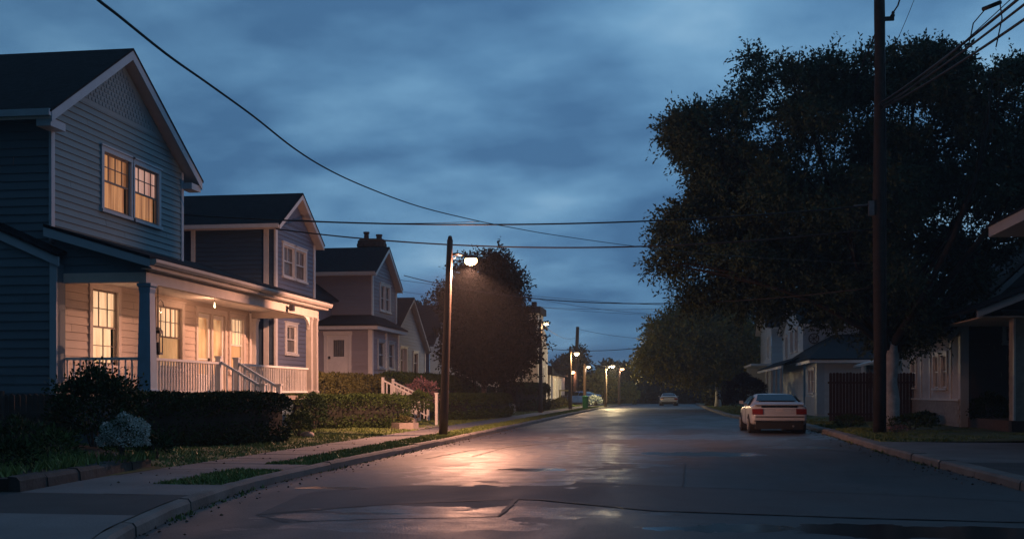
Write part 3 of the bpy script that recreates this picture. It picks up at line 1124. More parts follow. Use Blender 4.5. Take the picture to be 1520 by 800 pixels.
# ------------------------------------------------------------------ house one: blue gabled house with the lit porch
def house_one():
    H = thing('clapboard_house', 'tall blue grey clapboard house with a warmly lit front porch and lit gable window', 'house', (-17, 28, 0.28), 'clapboard houses along the street')
    X, Y0, Y1, YA = -14.1, 23.74, 30.62, 26.95
    zl, za, zr = 7.80, 10.30, 7.72           # roof feet and apex (top surface)
    y0f, y1f = 23.16, 31.22
    sl, sr = (za - zl) / (YA - y0f), (za - zr) / (y1f - YA)
    wl, wr = zl + sl * (Y0 - y0f) - 0.26, zr + sr * (y1f - Y1) - 0.26
    wa = za - 0.27
    w = MB()
    gh = (25.95, 29.20, 5.95, 7.58)
    siding(w, 'y', X, 1, gable_outline(Y0, Y1, YA, wa, wl, wr), 4.3, wa, [(25.95 - .01, 29.2 + .01, 5.94, 7.6)], 0.165, 0.03, (wl, wr))
    # porch back wall, cream
    obj('wall', w, M['siding_blue'], H)
    pw = MB()
    wins = [(25.52, 26.80, 2.15, 4.0), (29.05, 30.55, 2.15, 3.86), (31.66, 33.70, 1.38, 3.86), (34.15, 35.25, 2.1, 3.86)]
    siding(pw, 'y', X, 1, rect(Y0, 35.9), 1.36, 4.3, [(a - .01, b + .01, c - .01, d + .01) for a, b, c, d in wins], 0.19, 0.026)
    wbox(pw, 'y', X, 1, Y0, 35.9, 0.2, 1.36, -0.2, 0.0)
    obj('wall', pw, M['siding_cream'], H)
    sw = MB()
    siding(sw, 'x', Y0, -1, rect(-27, X), 4.4, wl + 0.02, (), 0.19, 0.03)
    siding(sw, 'x', 23.45, -1, lambda z: (-27, min(-13.8, -13.8 - (z - 4.42) / 0.436) if z > 4.42 else -13.8), 0.2, 6.4, (), 0.205, 0.03, (4.42,))
    wbox(sw, 'y', -13.8, 1, 23.45, Y0 + .1, 0.2, 4.36, -0.1, 0.0)
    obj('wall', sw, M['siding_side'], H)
    bk = MB()
    bk.box(-27, X - 0.3, Y1 - 0.1, Y1, 0.2, wr)
    bk.box(-27.1, -27, Y0, 35.9, 0.2, 7.4)
    bk.box(-24, X - 0.02, 35.8, 35.9, 0.2, 4.3)
    obj('wall', bk, M['siding_side'], H)
    # roof of the gabled block
    gable_roof(H, X + 0.34, -27.2, y0f, YA, y1f, zl, za, zr, M['soffit'], 0.17)
    fb = MB()
    for (ya, z1, yb, z2) in ((y0f, zl, YA, za), (YA, za, y1f, zr)):
        fb.prism([(X + 0.343, ya, z1 - 0.30), (X + 0.343, yb, z2 - 0.30), (X + 0.343, yb, z2 - 0.03), (X + 0.343, ya, z1 - 0.03)], (0.03, 0, 0))
    obj('bargeboard', fb, M['trim_blue'], H)
    g = MB()
    g.box(-27, X + 0.36, y0f - 0.10, y0f + 0.01, zl - 0.17, zl - 0.02)
    obj('gutter', g, M['trim_blue'], H)
    for yy, zz, d in ((y0f + .02, zl, 1), (y1f - .02, zr, -1)):
        r = MB().box(X - 0.02, X + 0.33, min(yy, yy + d * 0.62), max(yy, yy + d * 0.62), zz - 0.38, zz - 0.20)
        obj('eave_return', r, M['trim_blue'], H)
    # staggered shingles in the peak
    sh = MB()
    for r in range(11):
        z = wa - 0.32 - r * 0.125
        hw = (wa - z) / 0.70 - 0.18
        k = int(2 * hw / 0.17)
        for q in range(k):
            y = YA - hw + (q + (0.5 if r % 2 else 0)) * 0.17
            if y + 0.10 < YA + hw and r < 10:
                wbox(sh, 'y', X, 1, y, y + 0.10, z, z + 0.085, 0.02, 0.05)
    zb_ = wa - 0.32 - 10 * .125
    sh.prism([(X + .012, YA - (wa - zb_) / .72, zb_), (X + .012, YA + (wa - zb_) / .62, zb_), (X + .012, YA, wa)], (.022, 0, 0))
    obj('gable_shingles', sh, M['siding_blue'], H)
    corner_board(H, [(X - 0.02, X + 0.045, Y0 - 0.05, Y0 + 0.10, 4.9, wl), (X - 0.02, X + 0.045, Y1 - 0.10, Y1 + 0.05, 4.9, wr)], M['trim_blue'])
    corner_board(H, [(-13.93, -13.765, 23.40, 23.45, 0.25, 4.42)], M['trim_blue'])
    # double window in the gable
    ym = (gh[0] + gh[1]) / 2
    for a, b, um in ((gh[0] + .12, ym - .10, 'lit_up'), (ym + .10, gh[1] - .12, 'lit_pink')):
        window(H, 'y', X, 1, a, b, gh[2] + .1, gh[3] - .1, M['trim_blue'], M[um], M['lit_up'], 0.12, 4, 2, True, 1, 1, M['trim_sash'], 'gable window with warm lit drapes', .11)
    # side lean-to roof with its rake board
    r = MB()
    r.prism([(-27, 23.33, 10.2), (-13.72, 23.33, 4.46), (-13.72, 23.33, 4.40), (-27, 23.33, 10.14)], (0, 0.41, 0)) if False else None
    slab(r, [(-13.70, 23.32, 4.56), (-13.70, 23.73, 4.66), (-17.4, 23.73, 6.27), (-17.4, 23.32, 6.17)], 0.06)
    obj('lean_to_roof', r, M['roof'], H)
    r = MB()
    r.prism([(-13.70, 23.36, 4.50), (-17.4, 23.36, 6.11), (-17.4, 23.36, 5.90), (-13.70, 23.36, 4.29)], (0, 0.06, 0))
    obj('rake_board', r, M['trim_blue'], H)
    # ---------------- porch
    px = -11.95
    d = MB().box(X, px + 0.12, 23.75, 36.1, 1.22, 1.35)
    obj('porch_floor', d, M['deck'], H)
    sk = MB()
    siding(sk, 'y', px - 0.02, 1, rect(23.8, 36.1), 0.25, 1.22, (), 0.14, 0.02)
    siding(sk, 'x', 23.8, -1, rect(X, px), 0.25, 1.22, (), 0.14, 0.02)
    sk.box(X, px, 36.02, 36.08, 0.2, 1.22)
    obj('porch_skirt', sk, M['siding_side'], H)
    ce = MB().box(X, px + 0.05, 23.84, 36.1, 4.16, 4.20)
    obj('porch_ceiling', ce, M['trim'], H)
    bm = MB()
    bm.box(px - 0.02, px + 0.16, 23.76, 36.18, 3.93, 4.17)
    bm.box(X, px - 0.022, 23.76, 23.94, 3.95, 4.17)
    bm.box(X, px - 0.022, 36.0, 36.18, 3.95, 4.17)
    obj('porch_beam', bm, M['soffit'], H)
    # roof of the porch runs on over the rear wing
    z_at = lambda x: 4.50 + 0.30 * (-11.55 - x)
    r = MB()
    slab(r, [(-11.55, 23.45, z_at(-11.55)), (-11.55, 36.6, z_at(-11.55)), (X - .02, 36.6, z_at(X - .02)), (X - .02, 23.45, z_at(X - .02))], 0.07)
    slab(r, [(X - .021, 30.66, z_at(X - .021)), (X - .021, 36.6, z_at(X - .021)), (-17.5, 36.6, z_at(-17.5)), (-17.5, 30.66, z_at(-17.5))], 0.07)
    slab(r, [(-17.501, 30.66, z_at(-17.5)), (-17.501, 36.6, z_at(-17.5)), (-24, 36.6, 4.5), (-24, 30.66, 4.5)], 0.07)
    obj('porch_roof', r, M['roof'], H)
    so = MB()
    so.box(-11.80, -11.56, 23.55, 36.5, 4.22, 4.25)
    so.box(-11.62, -11.555, 23.5, 36.55, 4.25, 4.42)
    obj('fascia', so, M['trim_porch'], H)
    gu = MB()
    prof = [(-11.55, 4.30), (-11.46, 4.30), (-11.41, 4.36), (-11.41, 4.43), (-11.55, 4.43)]
    gu.prism([(x, 23.48, z) for x, z in prof], (0, 13.1, 0))
    obj('gutter', gu, M['trim_porch'], H)
    fr = MB()
    fr.box(px - 0.0, px + 0.14, 23.95, 36.0, 4.17, 4.222)
    obj('frieze', fr, M['soffit'], H)
    en = MB()
    siding(en, 'x', 23.8, -1, lambda z: (X, min(px + 0.14, -11.55 - (z - 4.42) / 0.30)), 4.17, 5.15, (), 0.19, 0.03, (4.3,))
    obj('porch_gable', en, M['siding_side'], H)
    en = MB()
    en.face([(X, 36.14, 4.17), (px + .1, 36.14, 4.17), (px + .1, 36.14, 4.35), (X, 36.14, 5.1)])
    obj('porch_gable', en, M['siding_side'], H)
    rk = MB()
    rk.prism([(-11.56, 23.46, z_at(-11.56) - 0.07), (X - .02, 23.46, z_at(X) - 0.07), (X - .02, 23.46, z_at(X) - 0.27), (-11.56, 23.46, z_at(-11.56) - 0.25)], (0, 0.05, 0))
    obj('rake_board', rk, M['trim_blue'], H)
    rk = MB()
    rk.prism([(-11.56, 36.53, z_at(-11.56) - 0.07), (X - .02, 36.53, z_at(X) - 0.07), (X - .02, 36.53, z_at(X) - 0.25), (-11.56, 36.53, z_at(-11.56) - 0.25)], (0, 0.05, 0))
    obj('rake_board', rk, M['trim_blue'], H)

    def post(x, y, m, r0=0.155, r1=0.115):
        p = MB()
        cap = [(r0 * 1.25, 1.36), (r0 * 1.25, 1.48), (r0 * 1.02, 1.52), (r0, 1.56), (r1, 3.70), (r1 * 1.12, 3.80), (r1 * 1.12, 3.83), (r1 * 1.35, 3.87), (r1 * 1.35, 3.93)]
        n = 4
        i0 = 0
        for r, z in cap:
            for k in range(4):
                a = PI / 4 + k * PI / 2
                p.v.append((x + r * 1.414 * math.cos(a), y + r * 1.414 * math.sin(a), z))
        for k in range(len(cap) - 1):
            for j in range(4):
                a, b = k * 4 + j, k * 4 + (j + 1) % 4
                p.f.append([a, b, b + 4, a + 4])
        p.f.append([(len(cap) - 1) * 4 + j for j in range(4)])
        return obj('porch_post', p, m, H)
    post(-11.86, 23.95, M['post_blue'], 0.165, 0.125)
    post(-11.86, 35.45, M['trim_porch'], 0.095, 0.085)
    post(-11.86, 36.04, M['trim_porch'], 0.085, 0.075)
    post(X + 0.10, 36.0, M['trim'], 0.13, 0.12)
    pier = MB().box(-12.07, -11.65, 23.74, 24.16, 0.2, 1.36)
    obj('post_pier', pier, M['post_blue'], H)
    br = MB()
    pts = []
    for k in range(9):
        a = k / 8 * PI / 2
        pts.append((-11.86, 35.35 - 0.75 + 0.75 * math.sin(a), 3.93 - 0.42 + 0.42 * math.cos(a)))
    br.prism([(-11.90, y, z) for _, y, z in pts] + [(-11.90, 35.35, 3.93)], (0.08, 0, 0))
    obj('post_bracket', br, M['trim'], H)

    def railing(p, q, m, zr0=2.22, slope=0.0, bal=0.15, z_floor=1.40):
        """rail between points p and q (x,y); slope drops along it"""
        p, q = Vector((p[0], p[1], 0)), Vector((q[0], q[1], 0))
        ln = (q - p).length
        t = MB()
        t.bar(p + Vector((0, 0, zr0)), q + Vector((0, 0, zr0 - slope * ln)), 0.10, 0.06)
        t.bar(p + Vector((0, 0, z_floor + .06)), q + Vector((0, 0, z_floor + .06 - slope * ln)), 0.06, 0.05)
        rl = obj('railing', t, m, H)
        n = int(ln / bal)
        first = None
        for i in range(1, n):
            c = p.lerp(q, i / n)
            dz = slope * ln * i / n
            if first is None:
                b = MB().box(c.x - .017, c.x + .017, c.y - .017, c.y + .017, z_floor + .08 - dz, zr0 - .025 - dz)
                first, fc, fz = obj('baluster', b, m, rl), c.copy(), dz
            else:
                o = first.copy()
                COL.objects.link(o)
                o.parent = rl
                o.location = (c.x - fc.x, c.y - fc.y, -(dz - fz))
        return rl
    railing((X + .15, 23.92), (-12.05, 23.92), M['trim'])
    railing((-11.9, 24.2), (-11.9, 28.02), M['trim'])
    railing((-11.9, 29.4), (-11.9, 35.33), M['trim'])
    railing((X + .2, 36.02), (-12.0, 36.02), M['trim'])
    # steps towards the pavement with sloping handrails
    st = MB()
    for k in range(5):
        st.box(-11.83, -11.6 + 0.22 * k, 28.12, 29.3, 1.02 - 0.20 * k, 1.20 - 0.20 * k)
    obj('porch_steps', st, M['deck'], H)
    for y in (28.1, 29.32):
        np_ = MB().box(-11.97, -11.83, y - .07, y + .07, 1.35, 2.36)
        np_.box(-11.99, -11.81, y - .09, y + .09, 2.362, 2.41)
        obj('newel_post', np_, M['trim'], H)
        railing((-11.83, y), (-10.72, y), M['trim_blue'], 2.24, 0.58, 0.14, 1.30)
        np_ = MB().box(-10.74, -10.62, y - .06, y + .06, 0.25, 1.64)
        np_.box(-10.77, -10.59, y - .09, y + .09, 1.642, 1.68)
        obj('newel_post', np_, M['trim'], H)
    # porch windows and door
    window(H, 'y', X, 1, *wins[0], M['soffit'], M['lit_cream'], M['lit_cream'], 0.14, 3, 2, True, 2, 2, M['trim_sash'], 'tall brightly lit window at the near end of the porch', .16)
    window(H, 'y', X, 1, *wins[1], M['soffit'], M['lit_cream'], M['lit_tan'], 0.16, 5, 2, True, 1, 1, M['trim_sash'], 'porch window behind the corner post')
    window(H, 'y', X, 1, *wins[3], M['soffit'], M['lit_cream'], M['lit_tan'], 0.14, 4, 2, True, 1, 1, M['trim'], 'porch window at the far end')
    a, b, z0, z1 = wins[2]
    dr = MB()
    for t0, t1 in ((a - .13, a), (b, b + .13), (a + .98, a + 1.10)):
        wbox(dr, 'y', X, 1, t0, t1, z0, z1, -0.1, 0.055)
    wbox(dr, 'y', X, 1, a - .13, b + .13, z1, z1 + .16, -0.1, 0.06)
    D = obj('door_frame', dr, M['soffit'], H)
    le = MB()
    for t0, t1 in ((a + .02, a + .14), (a + .84, a + .96), (a + 1.12, a + 1.24), (b - .14, b - .02)):
        wbox(le, 'y', X, 1, t0, t1, z0 + .02, z1 - .02, -0.06, -0.01)
    for t0, t1 in ((a + .14, a + .84), (a + 1.24, b - .14)):
        wbox(le, 'y', X, 1, t0, t1, z0 + .02, z0 + .62, -0.06, -0.012)
        wbox(le, 'y', X, 1, t0, t1, z1 - .14, z1 - .02, -0.06, -0.012)
        wbox(le, 'y', X, 1, t0, t1, z0 + 1.05, z0 + 1.10, -0.06, -0.014)
    obj('door_leaf', le, M['trim'], D)
    obj('pane', wquad(MB(), 'y', X, 1, a, b, z0 + .3, z1 - .1, -0.07), M['glass'], D)
    obj('curtain', drape(MB(), 'y', X, 1, a, b, z0, z1, -0.12), M['lit_room'], D)
    obj('handle', MB().box(X + .0, X + .06, a + .80, a + .83, z0 + .98, z0 + 1.12), M['metal'], D)
    # downpipe at the rear of the porch
    obj('downpipe', MB().tube([(X + .09, 35.72, 1.4), (X + .09, 35.72, 4.1)], 0.035, 8), M['trim'], H)
    return H


house_one()


# ------------------------------------------------------------------ other houses
def simple_window(H, axis, plane, n, t0, t1, z0, z1, trim='trim', blind='blind', cols=1, rows=1, case=0.1, label=None, split=True, um=None):
    return window(H, axis, plane, n, t0, t1, z0, z1, M[trim], M[um or blind], M[blind], case, cols, rows, split, 1, 1, M[trim], label)


def house_two():
    H = thing('clapboard_house', 'slate blue clapboard house with white trimmed double gable window beyond the lit porch', 'house', (-17.5, 40.3, 0.28), 'clapboard houses along the street')
    X, Y0, Y1, YA = -14.0, 38.02, 42.40, 40.08
    zl, za, zr, y0f, y1f = 7.42, 8.90, 7.32, 37.62, 42.68
    sl, sr = (za - zl) / (YA - y0f), (za - zr) / (y1f - YA)
    wl, wr, wa = zl + sl * (Y0 - y0f) - .26, zr + sr * (y1f - Y1) - .26, za - .28
    w = MB()
    up, lo = (38.72, 41.4, 5.60, 6.90), (39.05, 40.32, 2.80, 4.0)
    siding(w, 'y', X, 1, gable_outline(Y0, Y1, YA, wa, wl, wr), 0.25, wa, [(q[0] - .01, q[1] + .01, q[2] - .01, q[3] + .01) for q in (up, lo)], 0.16, 0.028, (wl, wr))
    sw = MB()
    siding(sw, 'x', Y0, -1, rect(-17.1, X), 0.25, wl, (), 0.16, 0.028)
    obj('wall', sw, M['siding_slate_shaded'], H)
    siding(w, 'x', Y0 + .45, -1, rect(-24, -17.1), 0.25, wl, (), 0.16, 0.028)
    wbox(w, 'y', -17.1, -1, Y0, Y0 + .45, 0.25, wl, -0.05, 0)
    w.box(-24, X - .2, Y1 - .08, Y1, 0.2, wr)
    w.box(-24.1, -24, Y0 + .45, Y1, 0.2, 7.3)
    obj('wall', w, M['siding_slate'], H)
    gable_roof(H, X + .30, -24.3, y0f, YA, y1f, zl, za, zr, M['soffit'], 0.16)
    sh = MB()
    for r in range(7):
        z = wa - .25 - r * .12
        hw = (wa - z) / .63 - .12
        for q in range(int(2 * hw / .17)):
            y = YA - hw + (q + (.5 if r % 2 else 0)) * .17
            if y + .1 < YA + hw:
                wbox(sh, 'y', X, 1, y, y + .1, z, z + .08, .02, .045)
    zb_ = wa - .25 - 6 * .12
    sh.prism([(X + .012, YA - (wa - zb_) / .66, zb_), (X + .012, YA + (wa - zb_) / .66, zb_), (X + .012, YA, wa)], (.022, 0, 0))
    obj('gable_shingles', sh, M['siding_slate'], H)
    fb = MB()
    for (ya, z1, yb, z2) in ((y0f, zl, YA, za), (YA, za, y1f, zr)):
        fb.prism([(X + .303, ya, z1 - .24), (X + .303, yb, z2 - .24), (X + .303, yb, z2 - .03), (X + .303, ya, z1 - .03)], (.03, 0, 0))
    obj('bargeboard', fb, M['trim'], H)
    obj('gutter', MB().box(-24, X + .3, y0f - .1, y0f + .01, zl - .17, zl - .03), M['trim'], H)
    corner_board(H, [(X - .02, X + .05, Y0 - .05, Y0 + .16, .3, wl), (X - .40, X - .22, Y0 - .06, Y0 - .02, .3, wl), (X - .02, X + .05, Y1 - .12, Y1 + .05, .3, wr), (-17.13, -16.98, Y0 - .055, Y0 - .02, .3, wl)], M['trim'])
    ym = (up[0] + up[1]) / 2
    for a, b in ((up[0] + .1, ym - .08), (ym + .08, up[1] - .1)):
        simple_window(H, 'y', X, 1, a, b, up[2] + .1, up[3] - .1, 'trim', 'blind_pale', 2, 1, .1, 'unlit gable window with pale blinds')
    simple_window(H, 'y', X, 1, lo[0] + .1, lo[1] - .1, lo[2] + .1, lo[3] - .1, 'trim', 'blind', 2, 1, .11, 'lower unlit window beside the neighbouring porch')
    return H


def house_three():
    H = thing('clapboard_house', 'grey mauve clapboard house with brick chimney and white side door', 'house', (-17, 51.5, 0.28), 'clapboard houses along the street')
    X, Y0, Y1, YA = -14.0, 50.97, 55.6, 52.95
    zl, za, zr, y0f, y1f = 7.12, 8.55, 6.75, 50.50, 55.70
    sl, sr = (za - zl) / (YA - y0f), (za - zr) / (y1f - YA)
    wl, wr, wa = zl + sl * (Y0 - y0f) - .26, zr + sr * (y1f - Y1) - .26, za - .28
    w = MB()
    up = (52.35, 54.35, 5.35, 6.75)
    siding(w, 'y', X, 1, gable_outline(Y0, Y1, YA, wa, wl, wr), .25, wa, [(up[0] - .01, up[1] + .01, up[2] - .01, up[3] + .01)], .17, .028, (wl, wr))
    siding(w, 'x', Y0, -1, rect(-24, X), 4.3, wl, (), .17, .028)
    w.box(-24, X - .2, Y1 - .08, Y1, .2, wr)
    # low front wing with the door
    X2, Ya, Yb = -13.3, 48.4, 53.3
    dz = (-15.38, -14.36, 2.0, 4.02)
    fw = [(49.35, 50.6, 2.5, 3.85), (51.2, 52.4, 2.5, 3.85)]
    siding(w, 'x', Ya, -1, rect(-15.95, X2), .25, 4.36, [(dz[0] - .01, dz[1] + .01, dz[2], dz[3] + .01)], .17, .028)
    siding(w, 'y', X2, 1, rect(Ya, Yb), .25, 4.36, [(q[0] - .01, q[1] + .01, q[2] - .01, q[3] + .01) for q in fw], .17, .028)
    siding(w, 'x', Ya - .6, -1, rect(-20, -15.95), .25, 5.5, (), .17, .028)
    wbox(w, 'y', -15.95, 1, Ya - .6, Y0, .25, 5.5, -.05, 0)
    w.box(X - .02, X2, Yb - .08, Yb, .2, 4.3)
    obj('wall', w, M['siding_mauve'], H)
    gable_roof(H, X + .30, -24.3, y0f, YA, y1f, zl, za, zr, M['soffit'], .16)
    fb = MB()
    for (ya, z1, yb, z2) in ((y0f, zl, YA, za), (YA, za, y1f, zr)):
        fb.prism([(X + .303, ya, z1 - .26), (X + .303, yb, z2 - .26), (X + .303, yb, z2 - .03), (X + .303, ya, z1 - .03)], (.03, 0, 0))
    obj('bargeboard', fb, M['trim'], H)
    obj('gutter', MB().box(-24, X + .3, y0f - .1, y0f + .01, zl - .2, zl - .03), M['soffit'], H)
    # wrap-round low roof
    r = MB()
    e, zt = 4.48, 5.10
    r.prism([(-16.1, Ya - .4, e), (X2 + .4, Ya - .4, e), (X - .01, Y0 - .02, zt), (-16.1, Y0 - .02, zt)], (0, 0, -.06))
    r.prism([(X2 + .4, Ya - .398, e - .001), (X2 + .4, Yb + .4, e - .001), (X - .01, Yb + .1, zt), (X - .01, Y0 - .02, zt)], (0, 0, -.06))
    obj('porch_roof', r, M['roof'], H)
    f = MB()
    f.box(-16.1, X2 + .36, Ya - .36, Ya - .0, 4.26, 4.41)
    f.box(X2 + .0, X2 + .36, Ya - .0, Yb + .36, 4.26, 4.41)
    obj('fascia', f, M['trim'], H)
    # rear wing with its own low roof
    r = MB()
    r.prism([(-20, Ya - 1.05, 5.55), (-15.45, Ya - 1.05, 5.55), (-15.45, Y0 - .5, 5.75), (-16.9, Y0 - .02, 6.75), (-20, Y0 - .02, 6.75)], (0, 0, -.08))
    obj('wing_roof', r, M['roof'], H)
    obj('fascia', MB().box(-20, -15.47, Ya - 1.02, Ya - .6, 5.27, 5.44), M['trim'], H)
    corner_board(H, [(X - .02, X + .05, Y0 - .05, Y0 + .16, 4.9, wl), (X - .02, X + .05, Y1 - .14, Y1 + .05, .3, wr), (X2 - .16, X2 + .05, Ya - .05, Ya + .14, .3, 4.26), (X2 - .02, X2 + .05, Yb - .14, Yb + .05, .3, 4.26), (-15.95, -15.80, Ya - .055, Ya - .02, .3, 4.26), (X2 - .0, X2 + .05, 50.78, 51.0, .3, 4.26)], M['trim'])
    # window of the gable with its pointed head
    simple_window(H, 'y', X, 1, 52.45, 53.28, 5.45, 6.65, 'trim', 'blind_pale', 1, 1, .1, 'left light of the gable window')
    simple_window(H, 'y', X, 1, 53.42, 54.25, 5.45, 6.65, 'trim', 'blind_pale', 1, 1, .1, 'right light of the gable window')
    for q in fw:
        simple_window(H, 'y', X2, 1, q[0] + .1, q[1] - .1, q[2] + .1, q[3] - .1, 'trim_blue', 'blind_pale', 1, 1, .1, 'ground floor window of the front wing')
    # door
    d = MB()
    a, b, z0, z1 = dz
    wbox(d, 'x', Ya, -1, a - .13, a, z0, z1, -.1, .06)
    wbox(d, 'x', Ya, -1, b, b + .13, z0, z1, -.1, .06)
    wbox(d, 'x', Ya, -1, a - .16, b + .16, z1, z1 + .16, -.1, .07)
    D = obj('door_frame', d, M['trim'], H)
    lf = MB()
    ga, gb, g0, g1 = a + .3, b - .22, z0 + 1.05, z1 - .22
    wbox(lf, 'x', Ya, -1, a, ga, z0, z1, -.07, -.01)
    wbox(lf, 'x', Ya, -1, gb, b, z0, z1, -.07, -.01)
    wbox(lf, 'x', Ya, -1, ga, gb, z0, g0, -.07, -.012)
    wbox(lf, 'x', Ya, -1, ga, gb, g1, z1, -.07, -.012)
    wbox(lf, 'x', Ya, -1, a + .15, b - .15, z0 + .15, z0 + .55, -.02, .004)
    obj('door_leaf', lf, M['trim'], D)
    obj('pane', wquad(MB(), 'x', Ya, -1, ga, gb, g0, g1, -.05), M['glass'], D)
    obj('curtain', drape(MB(), 'x', Ya, -1, ga, gb, g0, g1, -.1), M['blind'], D)
    obj('handle', MB().box(a + .10, a + .16, Ya - .08, Ya - .0, z0 + .95, z0 + 1.07), M['metal'], D)
    obj('doorstep', MB().box(a - .3, b + .3, Ya - .9, Ya - .03, .25, 1.98), M['stone_pale'], H)
    # chimney: broad oval stack with two pots
    c = MB()
    cx, cy = -15.0, 54.6
    prof = [(.66, 6.8), (.66, 8.72), (.76, 8.78), (.76, 8.92), (.72, 8.94), (.72, 9.06), (.62, 9.16)]
    for r_, z in prof:
        for k in range(14):
            t = 2 * PI * k / 14
            x, y = math.cos(t), math.sin(t)
            c.v.append((cx + r_ * math.copysign(abs(x) ** .7, x), cy + .62 * r_ * math.copysign(abs(y) ** .7, y), z))
    for k in range(len(prof) - 1):
        for j in range(14):
            p, q = k * 14 + j, k * 14 + (j + 1) % 14
            c.f.append([p, q, q + 14, p + 14])
    c.f.append([(len(prof) - 1) * 14 + j for j in range(14)])
    C = obj('chimney', c, M['brick'], H)
    obj('chimney_pot', MB().lathe((cx - .28, cy, 9.14), [(.14, 0), (.12, .30), (.16, .32), (.16, .40)], 10), M['brick'], C)
    obj('chimney_pot', MB().lathe((cx + .38, cy, 9.14), [(.15, 0), (.14, .16), (.17, .18), (.17, .26)], 10), M['brick'], C)
    return H


def house_four():
    H = thing('clapboard_house', 'low pale grey clapboard house with steep dark gable roof past the chimney house', 'house', (-17, 58.5, .28), 'clapboard houses along the street')
    X, Y0, Y1, YA = -14.0, 55.9, 62.3, 58.5
    zl, za, zr, y0f, y1f = 4.75, 6.55, 3.85, 55.2, 62.6
    sl, sr = (za - zl) / (YA - y0f), (za - zr) / (y1f - YA)
    wl, wr, wa = zl + sl * (Y0 - y0f) - .22, zr + sr * (y1f - Y1) - .22, za - .24
    ws = [(56.35, 57.9, 2.4, 3.8), (59.3, 60.5, 2.4, 3.65)]
    w = MB()
    siding(w, 'y', X, 1, gable_outline(Y0, Y1, YA, wa, wl, wr), .25, wa, [(q[0] - .01, q[1] + .01, q[2] - .01, q[3] + .01) for q in ws], .17, .028, (wl, wr))
    siding(w, 'x', Y0, -1, rect(-24, X), .25, wl, (), .17, .028)
    w.box(-24, X - .1, Y1 - .08, Y1, .2, wr)
    obj('wall', w, M['siding_light'], H)
    gable_roof(H, X + .25, -24.3, y0f, YA, y1f, zl, za, zr, M['siding_light'], .14)
    fb = MB()
    for (ya, z1, yb, z2) in ((y0f, zl, YA, za), (YA, za, y1f, zr)):
        fb.prism([(X + .253, ya, z1 - .22), (X + .253, yb, z2 - .22), (X + .253, yb, z2 - .03), (X + .253, ya, z1 - .03)], (.03, 0, 0))
    obj('bargeboard', fb, M['siding_light'], H)
    simple_window(H, 'y', X, 1, 56.45, 57.2, 2.5, 3.75, 'trim', 'blind', 1, 1, .09)
    simple_window(H, 'y', X, 1, 57.3, 57.85, 2.5, 3.75, 'trim', 'blind', 1, 1, .09)
    simple_window(H, 'y', X, 1, 59.4, 60.4, 2.5, 3.6, 'trim', 'blind', 2, 1, .09)
    corner_board(H, [(X - .02, X + .045, Y1 - .12, Y1 + .04, .3, wr)], M['trim'])
    return H


def house_five():
    H = thing('clapboard_house', 'half hidden dark roofed house behind the street tree', 'house', (-19, 72, .28), 'clapboard houses along the street')
    Xf, Y0, Y1, YA = -15.2, 69, 77, 73
    w = MB()
    siding(w, 'x', Y0, -1, rect(-26, Xf), .25, 4.6, (), .18, .03)
    siding(w, 'y', Xf, 1, gable_outline(Y0, Y1, YA, 7.0, 4.6, 4.6), .25, 7.0, (), .18, .03, (4.6,))
    obj('wall', w, M['siding_slate'], H)
    gable_roof(H, Xf + .4, -26.3, Y0 - .5, YA, Y1 + .5, 4.55, 7.3, 4.55, M['siding_slate'], .16)
    # pale cross gable on the near side
    g = MB()
    siding(g, 'x', Y0 - 2.6, -1, lambda z: (-18.6 + max(0, z - 3.4) * .35, -16.6 - max(0, z - 3.0) * .28), .25, 6.1, (), .18, .03, (3.0, 3.4))
    wbox(g, 'y', -16.7, 1, Y0 - 2.6, Y0, .25, 3.2, -.05, 0)
    obj('dormer_wall', g, M['siding_pale'], H)
    r = MB()
    slab(r, [(-16.2, Y0 - 2.75, 3.1), (-16.2, Y0, 3.1), (-17.5, Y0, 6.3), (-17.5, Y0 - 2.75, 6.3)], .1)
    slab(r, [(-19.2, Y0 - 2.75, 3.1), (-19.2, Y0, 3.1), (-17.501, Y0, 6.3), (-17.501, Y0 - 2.75, 6.3)], .1)
    obj('dormer_roof', r, M['roof'], H)
    return H


def house_six():
    H = thing('town_house', 'tall narrow pink beige stucco house with flat dark roof behind the street tree', 'house', (-14, 95, .25))
    X, Y0, Y1 = -11.0, 91.6, 99.0
    w = MB()
    ws = [(92.6, 93.6, 2.2, 3.7), (95.0, 96.0, 2.2, 3.7), (93.2, 94.2, 5.0, 6.4), (96.0, 97.0, 5.0, 6.4)]
    siding(w, 'y', X, 1, lambda z: (Y0, Y1 if z < 5.6 else (97.6 if z < 7.0 else 95.6)), .2, 8.0, [(q[0] - .01, q[1] + .01, q[2] - .01, q[3] + .01) for q in ws[:3]], .4, .01, (5.6, 7.0))
    siding(w, 'x', Y0, -1, rect(-20, X), .2, 8.0, (), .4, .01)
    w.box(-20, X - .1, Y1 - .1, Y1, .2, 5.6)
    obj('wall', w, M['stucco'], H)
    r = MB().box(-20.2, X + .25, Y0 - .25, 95.8, 8.0, 8.55)
    obj('roof', r, M['roof'], H)
    r = MB().box(-20.2, X + .15, 95.8, 97.8, 7.0, 7.2)
    r.box(-20.2, X + .15, 97.8, Y1 + .2, 5.6, 5.8)
    obj('roof', r, M['roof'], H)
    obj('chimney', MB().box(X - .9, X - .5, 94.6, 95.2, 8.55, 9.2), M['brick'], H)
    corner_board(H, [(X - .02, X + .06, Y0 - .05, Y0 + .3, .3, 8.0), (X - .02, X + .06, 94.4, 94.7, .3, 4.2), (X - .02, X + .06, 97.5, 97.8, .3, 5.6)], M['trim'])
    for q in ws[:3]:
        simple_window(H, 'y', X, 1, q[0] + .1, q[1] - .1, q[2] + .1, q[3] - .1, 'trim', 'blind', 1, 1, .1)
    return H


